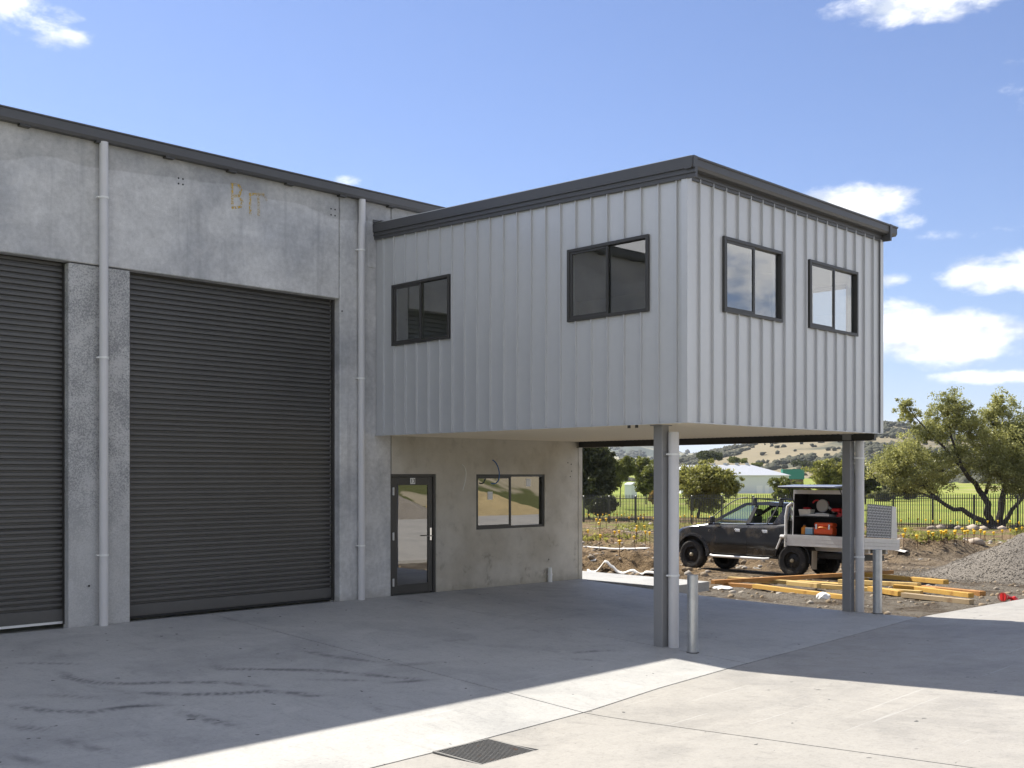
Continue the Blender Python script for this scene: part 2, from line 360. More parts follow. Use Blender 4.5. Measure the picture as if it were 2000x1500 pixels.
def grid_mesh(name, X, Y, Z, mask=None):
    ny, nx = X.shape; me = bpy.data.meshes.new(name); idx = np.arange(nx*ny).reshape(ny, nx)
    q = np.stack([idx[:-1, :-1], idx[:-1, 1:], idx[1:, 1:], idx[1:, :-1]], -1).reshape(-1, 4)
    if mask is not None: q = q[mask.reshape(-1)]
    co = np.stack([X, Y, Z], -1).reshape(-1, 3); me.vertices.add(len(co)); me.vertices.foreach_set('co', co.ravel().astype(np.float32))
    me.loops.add(q.size); me.loops.foreach_set('vertex_index', q.ravel().astype(np.int32)); me.polygons.add(len(q))
    me.polygons.foreach_set('loop_start', (np.arange(len(q))*4).astype(np.int32)); me.polygons.foreach_set('loop_total', np.full(len(q), 4, np.int32))
    me.update(calc_edges=True); me.validate(); me.shade_smooth(); return me

# ------------------------------------------------------------------ slabs
marks = [  # tyre marks: photo polylines (crop units), width m, darkness, tread
 ([(0, 332), (60, 326), (250, 325), (420, 330)], .16, .35, 1), ([(250, 355), (300, 390), (420, 410), (560, 415), (700, 408), (960, 410), (1210, 430)], .17, .55, 1),
 ([(470, 412), (560, 415), (690, 408)], .12, .7, 0), ([(510, 450), (800, 463), (1000, 455), (1150, 447), (1420, 465)], .17, .6, 1), ([(1240, 458), (1340, 465), (1440, 464)], .14, .8, 0),
 ([(920, 325), (960, 350), (1100, 350), (1400, 356), (1750, 390), (1890, 402)], .17, .6, 1), ([(960, 350), (1120, 352)], .12, .6, 0), ([(1670, 408), (1780, 404), (1890, 396)], .13, .85, 0),
 ([(0, 500), (200, 530), (400, 536), (600, 512), (770, 506)], .17, .5, 1), ([(390, 532), (560, 515), (750, 506)], .10, .95, 0), ([(0, 590), (100, 605), (260, 622)], .2, .55, 1),
 ([(720, 525), (900, 570), (1070, 612)], .2, .5, 1), ([(1280, 265), (1450, 295), (1740, 335), (2000, 312)], .16, .5, 1), ([(1300, 395), (1700, 402)], .14, .45, 1), ([(1600, 500), (1650, 530), (1690, 550)], .16, .5, 1),
 ([(200, 640), (420, 700), (600, 712)], .18, .35, 1), ([(0, 720), (120, 745), (220, 778)], .14, .5, 0), ([(1900, 228), (2050, 222)], .16, .4, 1), ([(0, 400), (60, 395)], .2, .4, 1), ([(100, 460), (300, 470), (480, 482)], .2, .3, 1),
 ([(2440, 285), (2620, 270), (2700, 272)], .15, .5, 1), ([(2450, 300), (2640, 318)], .15, .5, 1), ([(2860, 205), (2960, 190)], .12, .35, 0), ([(3400, 250), (3480, 235)], .15, .5, 1), ([(1760, 480), (1860, 520)], .12, .35, 1)]
def stain(X, Y):
    S = np.zeros(X.shape, np.float32)
    for pts, wd, dk, tread in marks:
        P = [hit(a/2.2222, 1150+b/2.2222, zslab)[:2] for a, b in pts]; acc = 0
        # resample smooth
        Q = []
        for i in range(len(P)-1):
            for t in np.linspace(0, 1, 10, endpoint=False): Q.append(P[i]*(1-t)+P[i+1]*t)
        Q.append(P[-1]); Q = np.array(Q); L = np.concatenate([[0], np.cumsum(np.linalg.norm(np.diff(Q, axis=0), axis=1))])
        lo = Q.min(0)-.4; hi = Q.max(0)+.4; sel = (X > lo[0]) & (X < hi[0]) & (Y > lo[1]) & (Y < hi[1])
        if not sel.any(): continue
        p = np.stack([X[sel], Y[sel]], -1); D = np.linalg.norm(p[:, None]-Q[None], axis=2); j = D.argmin(1); dm = D.min(1); s = L[j]
        a = np.clip(1.2-dm/(wd*.5), 0, 1); e = np.clip(np.minimum(s, L[-1]-s)/.35, .15, 1)
        if tread: a = a*(.35+.65*(np.sin(2*pi*(s/.085 + dm*5)) > -.1))*np.clip(1+1.6*fbm(p[:, 0]*2.2, p[:, 1]*2.2, 31, 3), .2, 1)
        else: a = a*np.clip(1+1.2*fbm(p[:, 0]*3, p[:, 1]*6, 33, 3), .3, 1)
        S[sel] = np.maximum(S[sel], np.clip(a*e*dk*1.35, 0, 1))
    return S
def slab(name, xs, ys_fn, step, material, parent, edges=True):
    """one poured bay between two joints; ys_fn gives near and far limits for each x"""
    nx = max(2, int((xs[1]-xs[0])/step)); x = np.linspace(xs[0], xs[1], nx); y0, y1 = ys_fn(x); ny = max(2, int(np.max(np.abs(y1-y0))/step)); t = np.linspace(0, 1, ny)[:, None]
    X = np.tile(x, (ny, 1)); Y = y0[None]*(1-t)+y1[None]*t; Z = zslab(X, Y)
    me = grid_mesh(name, X, Y, Z); S = stain(X, Y)
    at_ = me.attributes.new('stain', 'FLOAT', 'POINT'); at_.data.foreach_set('value', S.ravel())
    # thickness: skirt down the rim
    bm = bmesh.new(); bm.from_mesh(me); ed = [e for e in bm.edges if e.is_boundary]
    r = bmesh.ops.extrude_edge_only(bm, edges=ed); 
    for v in [g for g in r['geom'] if isinstance(g, bmesh.types.BMVert)]: v.co.z -= .14
    bmesh.ops.recalc_face_normals(bm, faces=bm.faces[:]); bm.to_mesh(me); bm.free()
    me.materials.append(material); smooth(me, 40)
    o = bpy.data.objects.new(name, me); COL.objects.link(o); o.parent = parent; return o
g = .008
ap = obj('apron', B(-13.4, 5.1, -7.6, .6, -.62, -.48), M_JOINT, kind='structure')
XJ = [-13.4, -3.1, .34, 5.18]
for i in range(3):
    a, b = XJ[i]+g, XJ[i+1]-g
    slab('slab', (a, b), lambda x: (ip(x, YD)+.012, np.full_like(x, -.004)), .035, M_SLAB, ap)
rd = obj('road', B(-40, 40, -19.8, -8.3, -.75, -.55), M_JOINT, kind='structure')
XR = [-40, -16, -3.1, 11, 26, 40]
for i in range(5):
    a, b = XR[i]+g, XR[i+1]-g
    if i == 1:
        # the bay with the gully: left, right, in front of and behind the grate
        slab('slab', (a, -5.2), lambda x: (np.full_like(x, -20.), ip(x, YD)-.012), .1, M_ROAD, rd)
        slab('slab', (-4.52, b), lambda x: (np.full_like(x, -20.), ip(x, YD)-.012), .06, M_ROAD, rd)
        slab('slab', (-5.2, -4.52), lambda x: (np.full_like(x, -20.), np.full_like(x, -8.21)), .1, M_ROAD, rd)
    else: slab('slab', (a, b), lambda x: (np.full_like(x, -20.), ip(x, YD)-.012), .06 if i == 2 else .15, M_ROAD, rd)
pth = obj('path', B(5.32, 6.75, -2.1, 9.5, -.24, -.055), M_SLAB, kind='structure')

# gully grate
zg = float(zslab(-4.86, -7.9))
gr = empty('drain_grate', (-4.86, -7.89, zg), 'rectangular steel bar grate over the gully in the sunlit concrete', 'drain grate')
mb = MB(); x0, x1, y0, y1 = -5.19, -4.53, -8.2, -7.575
for (a, b, c, d) in ((x0, x1, y0, y0+.025), (x0, x1, y1-.025, y1), (x0, x0+.025, y0+.025, y1-.025), (x1-.025, x1, y0+.025, y1-.025)): mb.box(a, b, c, d, zg-.06, zg+.006)
obj('frame', mb, M_STEEL, gr)
bar = B(-.004, .004, (y0-y1)/2+.027, (y1-y0)/2-.027, -.045, .0).mesh('bar'); bar.materials.append(M_STEEL)
nb = 21
for i in range(nb): inst('bar', bar, gr, (x0+.025+(x1-x0-.05)*(i+.5)/nb+4.86, (y0+y1)/2+7.89, .002))
obj('pit', B(x0+.03, x1-.03, y0+.03, y1-.03, zg-.5, zg-.4), M_DARK, gr)

# ------------------------------------------------------------------ warehouse
wh = empty('warehouse', (0, 0, 0), 'precast concrete warehouse unit with charcoal roller doors and dark eaves gutter', 'building')
TOP = 6.72
def panel(x0, x1, z0, z1, material=M_WALL, y0=0., y1=.18, bev=.012): return obj('concrete_panel', B(x0, x1, y0, y1, z0, z1), material, wh, bev=bev)
panel(-13.4, -4.782, 5.0, TOP); panel(-4.768, -.757, 5.0, TOP); panel(-.742, .328, -.3, TOP)
panel(-30, -13.41, -.3, TOP)
panel(-5.225, -4.35, -.3, 4.985, M_PIER, .02, .2); panel(-9.67, -8.79, -.3, 4.985, M_PIER, .02, .2); panel(-13.4, -13.1, -.3, 4.985, M_PIER, .02, .2)
# door wall, pieced round the door and the window openings
DX0, DX1, DZ1 = .335, 1.352, 2.1; WX0, WX1, WZ0, WZ1 = 2.33, 4.175, 1.065, 2.095
def dwall():
    mb = MB()
    for (a, b, c, d) in ((.342, DX1, DZ1, 2.9), (DX1, WX0, -.3, 2.9), (WX0, WX1, -.3, WZ0), (WX0, WX1, WZ1, 2.9), (WX1, 5.15, -.3, 2.9)): mb.box(a, b, 0, .18, c, d)
    me = mb.mesh('concrete_panel'); bm = bmesh.new(); bm.from_mesh(me); bmesh.ops.remove_doubles(bm, verts=bm.verts, dist=1e-5)
    seen = {}
    for f in bm.faces: seen.setdefault(tuple(sorted(v.index for v in f.verts)), []).append(f)
    bmesh.ops.delete(bm, geom=[f for k in seen.values() if len(k) > 1 for f in k], context='FACES_ONLY'); bm.to_mesh(me); bm.free(); return me
obj('concrete_panel', dwall(), M_DWALL, wh)
panel(.342, 5.15, 2.905, TOP); panel(5.165, 5.3, -.3, TOP, M_DWALL)
obj('patch_panel', MB().box(-.19, .0, -.012, -.001, 5.6, 6.45), M_WALL, wh, bev=.006)
# end and rear walls, roof
obj('end_wall', B(5.12, 5.3, .19, 22, -.6, 7.2), M_WALL, wh); obj('rear_wall', B(-30, 5.11, 21.8, 22, -.6, 7.8), M_WALL, wh)
obj('roof', MB().hexa([(-30.1, -.02, 6.80), (5.42, -.02, 6.80), (5.42, 22.1, 7.95), (-30.1, 22.1, 7.95), (-30.1, -.02, 6.83), (5.42, -.02, 6.83), (5.42, 22.1, 7.98), (-30.1, 22.1, 7.98)]), M_ROOF, wh)
gt = obj('gutter', MB().prism([(-.008, 6.70), (-.105, 6.70), (-.125, 6.735), (-.125, 6.845), (-.14, 6.855), (-.14, 6.872), (-.118, 6.872), (-.112, 6.855), (-.008, 6.855)], -30.1, 5.46, 0), M_TRIM, wh)
clip = B(-.07, .07, -.1, -.01, 6.676, 6.699).mesh('gutter_bracket'); clip.materials.append(M_FRAME)
for x in np.arange(-29.3, 5.2, 1.02): inst('gutter_bracket', clip, gt, (x, 0, 0))
# interior so that glass shows a room
obj('floor', B(-30, 5.1, .19, 21.7, -.2, -.03), M_SLAB, wh); obj('interior_wall', B(.36, 5.1, 3.4, 3.5, -.03, 4), M_PLASTER, wh); obj('ceiling', B(.36, 5.1, .2, 3.4, 2.7, 2.75), M_PLASTER, wh)
# downpipes
def downpipe(x, y, z0, z1, r, zb, parent, side=-1, ends=None):
    mb = MB().tube([(x, y, z0), (x, y, z1)], r, 20) if ends is None else MB().tube(ends, r, 20)
    p = obj('downpipe', mb, M_PVC, parent, sm=True)
    for z in zb:
        k = MB().lathe([(r+.001, z-.013), (r+.007, z-.013), (r+.007, z+.013), (r+.001, z+.013)], (x, y, 0), 2, 20)
        k.box(x-r-.03, x-r, y-.006, y+.05, z-.01, z+.01); obj('pipe_bracket', k, M_WHITE, p, sm=True)
    return p
downpipe(-4.775, -.075, -.02, 6.70, .06, (.97, 3.71, 5.93), wh); downpipe(-.36, -.075, -.03, 6.70, .058, (.90, 3.70, 5.85), wh, ends=[(-.355, -.075, -.03), (-.355, -.075, 6.25), (-.345, -.075, 6.35), (-.345, -.075, 6.70)])
# roller doors
def roller(x0, x1, z0, white=False):
    d = obj('roller_door', B(x0-.12, x1+.12, .25, .27, z0, 5.3), M_FRAME, wh)
    pit = .0779; prof = []
    mbs = MB(); w = x1-x0
    pts = [(.022, .0), (.022, .027), (-.016, .0315), (-.021, .036), (-.021, .070), (-.017, .0735), (.022, .0775), (.022, pit)]
    mbs.add([(0, a, b) for a, b in pts]+[(w, a, b) for a, b in pts], [(i, i+1, len(pts)+i+1, len(pts)+i) for i in range(len(pts)-1)])
    me = mbs.mesh('slat'); me.materials.append(M_SLAT)
    n = int((5.25-z0-.17)/pit)
    for i in range(n): inst('slat', me, d, (x0, .225+RNG.normal()*.0012, z0+.17+i*pit), (RNG.normal()*.012, 0, RNG.normal()*.0003))
    obj('bottom_rail', B(x0, x1, .19, .24, z0, z0+.165), M_SLAT, d, bev=.004)
    obj('seal', B(x0, x1, .195, .235, z0-.035, z0-.001), M_WHITE if white else M_BLACK, d)
    for (a, b) in ((x0-.1, x0+.012), (x1-.012, x1+.1)): obj('guide_rail', B(a, b, .15, .205, z0-.04, 5.2), M_FRAME, d)
    return d
roller(-4.35, -.77, .045); tag(roller(-8.79, -5.225, .075, True))
obj('reveal', B(-.77, -.745, .183, .26, -.2, 5.0), M_WALL, wh)
# entry door 13
dr = obj('entry_door', MB().box(DX0+.002, DX0+.05, .015, .11, -.02, DZ1-.002).box(DX1-.05, DX1-.002, .015, .11, -.02, DZ1-.002).box(DX0+.051, DX1-.051, .015, .11, DZ1-.05, DZ1-.002), M_FRAME, wh, bev=.003)
lx0, lx1 = DX0+.054, DX1-.054
obj('leaf', MB().box(lx0, lx0+.105, .035, .08, 0, 2.046).box(lx1-.105, lx1, .035, .08, 0, 2.046).box(lx0+.106, lx1-.106, .035, .08, 0, .165).box(lx0+.106, lx1-.106, .035, .08, 1.905, 2.046), M_FRAME, dr, bev=.003)
obj('pane', B(lx0+.107, lx1-.107, .052, .06, .166, 1.904), M_DGLASS, dr)
for z in (.22, 1.02, 1.80): obj('hinge', MB().box(DX0+.034, DX0+.066, .0, .014, z-.065, z+.065).tube([(DX0+.05, -.003, z-.07), (DX0+.05, -.003, z+.07)], .009, 8), M_SILVER, dr)
obj('handle', MB().box(lx1-.075, lx1-.035, .02, .034, .92, 1.14).tube([(lx1-.055, .02, 1.0), (lx1-.055, -.035, 1.0), (lx1-.20, -.035, 1.0)], .009, 8), M_CHROME, dr)
npl = obj('number_plate', B(.835-.055, .835+.055, .027, .0345, 1.925, 2.03), M_WHITE, dr)
def text_mesh(body, size, loc, rot, ext=.001):
    cu = bpy.data.curves.new('t', 'FONT'); cu.body = body; cu.size = size; cu.extrude = ext; cu.align_x = 'CENTER'; cu.resolution_u = 3
    o = bpy.data.objects.new('t', cu); COL.objects.link(o); o.location = loc; o.rotation_euler = rot
    bpy.context.view_layer.update(); dg = bpy.context.evaluated_depsgraph_get(); me = bpy.data.meshes.new_from_object(o.evaluated_get(dg)); me.transform(o.matrix_world)
    bpy.data.objects.remove(o); bpy.data.curves.remove(cu); me.materials.clear(); return me
nm = text_mesh('13', .105, (.835, .0255, 1.942), (pi/2, 0, 0)); o_ = obj('numeral', nm, M_BLACK, dr)
# sliding windows: plane axis 'y' (wall facing -Y) or 'x' (wall facing -X / +X)
def window(parent, axis, c, a0, a1, z0, z1, out=-1, slide_first=True, glass=M_GLASS, prefix='window', proud=.03, depth=.09):
    """c plane coordinate of the wall face, a0..a1 along the wall; out is the outward sign"""
    def bx(mb, p0, p1, d0, d1, q0, q1):
        d0, d1 = sorted((c+out*d0, c+out*d1))
        return mb.box(p0, p1, d0, d1, q0, q1) if axis == 'y' else mb.box(d0, d1, p0, p1, q0, q1)
    fw = .045; mb = MB(); bx(mb, a0, a0+fw, proud, proud-depth, z0, z1); bx(mb, a1-fw, a1, proud, proud-depth, z0, z1); bx(mb, a0+fw+.0005, a1-fw-.0005, proud, proud-depth, z0, z0+fw); bx(mb, a0+fw+.0005, a1-fw-.0005, proud, proud-depth, z1-fw, z1)
    wobj = obj(prefix, mb, M_FRAME, parent, bev=.003); mid = (a0+a1)/2
    lo = (a0+fw+.001, mid+.02) if slide_first else (mid-.02, a1-fw-.001); fx = (mid+.021, a1-fw-.001) if slide_first else (a0+fw+.001, mid-.021)
    s = MB(); sw = .032
    bx(s, lo[0], lo[0]+sw, proud-.012, proud-.045, z0+fw+.001, z1-fw-.001); bx(s, lo[1]-.045, lo[1], proud-.012, proud-.045, z0+fw+.001, z1-fw-.001)
    bx(s, lo[0]+sw+.0005, lo[1]-.0455, proud-.012, proud-.045, z0+fw+.001, z0+fw+sw); bx(s, lo[0]+sw+.0005, lo[1]-.0455, proud-.012, proud-.045, z1-fw-sw, z1-fw-.001)
    obj('sash', s, M_FRAME, wobj, bev=.002)
    p = MB(); bx(p, lo[0]+sw+.001, lo[1]-.046, proud-.025, proud-.031, z0+fw+sw+.001, z1-fw-sw-.001); obj('pane', p, glass, wobj)
    p = MB(); bx(p, fx[0], fx[1], proud-.052, proud-.058, z0+fw+.001, z1-fw-.001); obj('pane', p, glass, wobj)
    return wobj
wg = window(wh, 'y', 0, WX0, WX1, WZ0, WZ1, -1, True, M_DGLASS, proud=-.02)
for (a, b, y) in ((2.66, 1.62, .0435), (3.72, 1.86, .0705)): obj('sticker', B(a, a+.13, y-.0025, y-.0015, b, b+.15), M_WHITE, wg)
# spray-painted marks on the spandrel panel
def strokes(lines, wd, y):
    mb = MB()
    for ln in lines:
        for (a, b) in zip(ln[:-1], ln[1:]):
            d = np.array(b)-np.array(a); L = np.linalg.norm(d); n = np.array([-d[1], d[0]])/L*wd/2; e = d/L*wd*.3
            p = [np.array(a)-e+n, np.array(a)-e-n, np.array(b)+e-n, np.array(b)+e+n]; mb.add([(q[0], y, q[1]) for q in p], [(0, 1, 2, 3)]); y -= .00025
    return mb
def spray():
    m = bpy.data.materials.new('faded_yellow_spray'); m.use_nodes = True; T = NT(m.node_tree); b = T.n['Principled BSDF']; b.inputs['Base Color'].default_value = (.72, .47, .04, 1); b.inputs['Roughness'].default_value = .9
    g_ = T.new('ShaderNodeNewGeometry').outputs['Position']; n = T.noise(g_, 28, 5, .75); x, y, z = T.sep(g_)
    T.put(b.inputs['Alpha'], T.m('MULTIPLY', T.step(n, .40, .62), T.m('SUBTRACT', .72, T.m('MULTIPLY', T.step(x, -2.5, -2.1), .45)))); return m
obj('painted_mark', strokes([[(-2.745, 6.52), (-2.735, 6.16)], [(-2.745, 6.52), (-2.62, 6.52), (-2.585, 6.46), (-2.62, 6.36), (-2.73, 6.34)], [(-2.62, 6.35), (-2.565, 6.28), (-2.60, 6.19), (-2.735, 6.16)],
    [(-2.435, 6.42), (-2.425, 6.10)], [(-2.435, 6.42), (-2.19, 6.46)], [(-2.29, 6.44), (-2.28, 6.12)], [(-2.19, 6.46), (-2.14, 6.38)]], .042, -.002), spray(), wh)
hole = MB()
for (x, z) in [(-3.62, 6.44), (-3.55, 6.44), (-3.62, 6.36), (-3.55, 6.36), (-.92, 6.46), (-.84, 6.46), (-.92, 6.36), (-.84, 6.36), (-.70, 4.80), (4.85, 2.33), (4.95, 2.3), (4.96, 2.16), (4.92, 2.05), (4.29, .41), (-4.95, .55)]: hole.lathe([(.0, -.0015), (.014, -.0015), (.014, .004)], (x, 0, z), 1, 10)
obj('bolt_hole', hole, M_DARK, wh)
# services sticking out of the door wall
def cable(name, px, r, material, label, cat):
    o = obj(name, MB().tube(px, r, 8), material, label=label, cat=cat, sm=True); return o
def arc(p, n=14):
    p = [np.array(q, float) for q in p]; out = []
    for t in np.linspace(0, 1, n):
        q = list(p)
        while len(q) > 1: q = [q[i]*(1-t)+q[i+1]*t for i in range(len(q)-1)]
        out.append(q[0])
    return out
cable('cable', arc([(2.75, .03, 2.37), (2.76, -.12, 2.36), (2.86, -.16, 2.1), (2.80, -.15, 1.86), (2.6, -.12, 1.93)]), .011, M_BLUE, 'blue cable hanging out of the concrete wall above the ground window', 'cable')
cable('cable', arc([(1.97, .03, 2.28), (2.02, -.06, 2.27), (2.04, -.1, 2.1), (1.96, -.09, 1.95), (1.94, -.06, 1.8)]), .008, M_WHITE, 'thin white cable hanging from the concrete wall beside the door', 'cable')
obj('pipe_stub', MB().tube([(4.27, -.05, -.04), (4.27, -.05, .10)], .046, 14).tube([(4.27, -.05, .1), (4.27, -.05, .13)], .052, 14).tube([(4.27, -.05, .13), (4.265, -.05, .25)], .043, 14), M_WHITE, label='short white plastic pipe standing at the foot of the stained wall', cat='pipe', sm=True)

# ------------------------------------------------------------------ office box on posts
YF = -6.475; XE = 5.25; ZB = 2.76
of = empty('office_box', (2.6, -3.2, -.13), 'raised office box clad in pale grey standing seam steel, carried on two posts', 'building')
def ztop(y): return 6.10 + (6.10-5.88)/6.475*y      # roof falls towards the road
LW = [(-1.925, -.47, 4.235, 5.25), (-5.88, -4.437, 4.235, 5.25)]; RW = [(.79, 2.245, 4.248, 5.255), (2.985, 4.447, 4.248, 5.255)]
def rib(mb, f, a, z0, z1, h=.026, w=.012): f(mb, a-w, a+w, 0, h, z0, z1)
def clad(axis, c, out, a0, a1, seams, wins, zt, tidy=.0):
    def bx(mb, p0, p1, d0, d1, z0, z1a, z1b):
        d0, d1 = sorted((c+out*d0, c+out*d1))
        if axis == 'x': mb.hexa([(d0, p0, z0), (d1, p0, z0), (d1, p1, z0), (d0, p1, z0), (d0, p0, z1a), (d1, p0, z1a), (d1, p1, z1b), (d0, p1, z1b)])
        else: mb.hexa([(p0, d0, z0), (p1, d0, z0), (p1, d1, z0), (p0, d1, z0), (p0, d0, z1a), (p1, d0, z1b), (p1, d1, z1b), (p0, d1, z1a)])
    ed = [a0]+list(seams)+[a1]
    for i in range(len(ed)-1):
        p0, p1 = ed[i], ed[i+1]; cuts = sorted(set([p0, p1]+[q for wn in wins for q in wn[:2] if p0 < q < p1]))
        regs = []
        for q0, q1 in zip(cuts[:-1], cuts[1:]):
            wn = [k for k in wins if k[0] < (q0+q1)/2 < k[1]]
            regs.append((q0, q1, [(ZB, None)] if not wn else [(ZB, wn[0][2]), (wn[0][3], None)]))
        full = [r for r in regs if len(r[2]) == 1]; cutr = [r for r in regs if len(r[2]) == 2]; e = .005
        def piece(z0, ta, tb, spans):
            mb = MB()
            for (q0, q1, za, zb_) in spans:
                l0 = q0+(e if abs(q0-p0) < 1e-6 else 0); l1 = q1-(e if abs(q1-p1) < 1e-6 else 0)
                bx(mb, l0, l1, -.02, 0, za, *( (zb_, zb_) if zb_ else (zt(q0), zt(q1)) ))
            if i < len(ed)-2: rb(mb, p1-.016, p1-e, .034, spans, p1)
            if i > 0: rb(mb, p0+e, p0+.009, .016, spans, p0)
            obj('cladding_panel', mb, M_CLAD, of)
        def rb(mb, r0, r1, h, spans, edge):
            for (q0, q1, za, zb_) in spans:
                if abs(q0-edge) < 1e-6 or abs(q1-edge) < 1e-6: bx(mb, r0, r1, .0002, h, za+(.004 if za == ZB else .0), *( (zb_, zb_) if zb_ else (zt(edge), zt(edge)) ))
        if not cutr: piece(ZB, 0, 0, [(p0, p1, ZB, None)])
        else:
            wz0, wz1 = cutr[0][2][0][1], cutr[0][2][1][0]
            if full: piece(ZB, 0, 0, [(p0, p1, ZB, wz0)]+[(r[0], r[1], wz0, wz1) for r in full]+[(p0, p1, wz1, None)])
            else: piece(ZB, 0, 0, [(p0, p1, ZB, wz0)]); piece(wz1, 0, 0, [(p0, p1, wz1, None)])
SEAM_L = [-6.32+.2905*i for i in range(22)]; SEAM_R = [.27+.2945*i for i in range(17)]
clad('x', 0., -1, YF+.021, -.004, SEAM_L, LW, ztop)
clad('y', YF, -1, 0.001, XE-.001, SEAM_R, RW, lambda x: 5.90)
FW_ = (-5.95, -4.5, 4.235, 5.25)
clad('x', XE, 1, YF+.021, -.004, SEAM_L, [FW_], ztop)
obj('corner_flashing', MB().box(-.034, .06, YF-.034, YF-.030, ZB-.004, 5.88).box(-.034, -.030, YF-.0295, YF+.06, ZB-.004, 5.88), M_CLAD, of)
obj('corner_flashing', MB().box(XE-.06, XE+.034, YF-.034, YF-.030, ZB-.004, 5.88).box(XE+.030, XE+.034, YF-.0295, YF+.06, ZB-.004, 5.88), M_CLAD, of)
obj('drip_flashing', MB().box(-.031, -.003, YF-.03, -.004, ZB-.012, ZB-.001).box(-.0, XE, YF-.031, YF-.003, ZB-.012, ZB-.001), M_CLAD, of)
for wn in LW: window(of, 'x', 0., wn[0], wn[1], wn[2], wn[3], -1, False, M_GLASS, proud=.04)
for wn in RW: window(of, 'y', YF, wn[0], wn[1], wn[2], wn[3], -1, True, M_RGLASS, proud=.04)
window(of, 'x', XE, *FW_, 1, True, M_GLASS, proud=.04)
# inner lining with the same openings
def lining():
    mb = MB()
    def wall_x(x0, x1, wins):
        ys = sorted([YF+.14, -.02]+[q for k in wins for q in k[:2]])
        for a, b in zip(ys[:-1], ys[1:]):
            k = [q for q in wins if q[0] < (a+b)/2 < q[1]]
            if not k: mb.box(x0, x1, a, b, 3.02, 5.6)
            else: mb.box(x0, x1, a, b, 3.02, k[0][2]); mb.box(x0, x1, a, b, k[0][3], 5.6)
    wall_x(.10, .12, LW); wall_x(XE-.12, XE-.10, [FW_])
    xs = sorted([.121, XE-.121]+[q for k in RW for q in k[:2]])
    for a, b in zip(xs[:-1], xs[1:]):
        k = [q for q in RW if q[0] < (a+b)/2 < q[1]]
        if not k: mb.box(a, b, YF+.12, YF+.139, 3.02, 5.6)
        else: mb.box(a, b, YF+.12, YF+.139, 3.02, k[0][2]); mb.box(a, b, YF+.12, YF+.139, k[0][3], 5.6)
    mb.box(.121, XE-.121, -.06, -.03, 3.02, 5.6)
    return mb
obj('inner_wall', lining(), M_PLASTER, of); obj('floor', B(.05, XE-.05, YF+.05, -.03, 2.82, 3.0), mat('grey_carpet', (.06, .06, .065), .95), of); obj('ceiling', B(.121, XE-.121, YF+.14, -.065, 5.602, 5.64), M_PLASTER, of)
# soffit sheet with ribs along X
mb = MB(); mb.box(.03, XE-.1, YF+.03, -.01, ZB+.012, ZB+.03)
for y in np.arange(YF+.12, -.05, .10): mb.box(.031, XE-.101, y-.012, y+.012, ZB-.004, ZB+.011)
obj('soffit', mb, M_SOFFIT, of)
obj('edge_beam', MB().box(XE-.09, XE-.02, YF+.06, -.02, ZB-.105, ZB+.01).box(XE-.16, XE-.021, YF+.06, -.02, ZB-.12, ZB-.106), M_FRAME, of)
# roof edge
def barge(x, out):
    mb = MB(); y0, y1 = YF-.17, -.005
    for (d0, d1, a, b) in ((.0, .075, .10, .245), (.0, .052, .065, .099), (.0, .062, .035, .064), (.0, .045, -.02, .034)):
        q0, q1 = sorted((x+out*d0, x+out*d1))
        mb.hexa([(q0, y0, ztop(y0)+a), (q1, y0, ztop(y0)+a), (q1, y1, ztop(y1)+a), (q0, y1, ztop(y1)+a), (q0, y0, ztop(y0)+b), (q1, y0, ztop(y0)+b), (q1, y1, ztop(y1)+b), (q0, y1, ztop(y1)+b)])
    return mb
obj('barge_cap', barge(-.001, -1), M_TRIM, of); obj('barge_cap', barge(XE+.001, 1), M_TRIM, of)
obj('apron_flashing', MB().box(-.075, XE, -.03, -.003, 6.36, 6.42).box(-.075, .3, -.25, -.031, 6.35, 6.37), M_TRIM, of)
obj('roof', MB().hexa([(-.06, YF-.12, ztop(YF)+.22), (XE+.06, YF-.12, ztop(YF)+.22), (XE+.06, -.01, ztop(0)+.235), (-.06, -.01, ztop(0)+.235), (-.06, YF-.12, ztop(YF)+.252), (XE+.06, YF-.12, ztop(YF)+.252), (XE+.06, -.01, ztop(0)+.262), (-.06, -.01, ztop(0)+.262)]), M_ROOF, of)
zt = ztop(YF)
obj('fascia', MB().box(-.05, XE+.05, YF-.028, YF-.001, zt-.02, zt+.09).box(-.05, XE+.05, YF-.042, YF-.0285, zt+.02, zt+.05), M_TRIM, of)
gz = zt+.085
obj('gutter', MB().prism([(YF-.03, gz), (YF-.125, gz), (YF-.15, gz+.035), (YF-.15, gz+.12), (YF-.168, gz+.128), (YF-.168, gz+.150), (YF-.14, gz+.150), (YF-.03, gz+.13)], -.085, XE+.28, 0), M_TRIM, of)
# posts
for (x, y) in ((.32, -5.84), (5.12, -6.02)):
    zf = float(zslab(x, y)); p = obj('post', B(x, x+.15, y, y+.15, zf-.02, ZB-.002), M_POST, of, bev=.008)
    obj('cap_plate', B(x-.03, x+.18, y-.03, y+.18, ZB-.015, ZB-.0045), M_POST, p)
    px, py = x+.14, y-.085
    if x > 3: px, py = x+.16, y-.08
    downpipe(px, py, zf-.02, 2.66, .072, (.735, 2.36), of)
blt = MB()
for (x, y) in ((.1, -5.45), (.1, -5.58), (5.15, -5.45), (5.15, -5.6)): blt.tube([(x, y, ZB-.045), (x, y, ZB)], .022, 8)
obj('bolt', blt, M_FRAME, of)
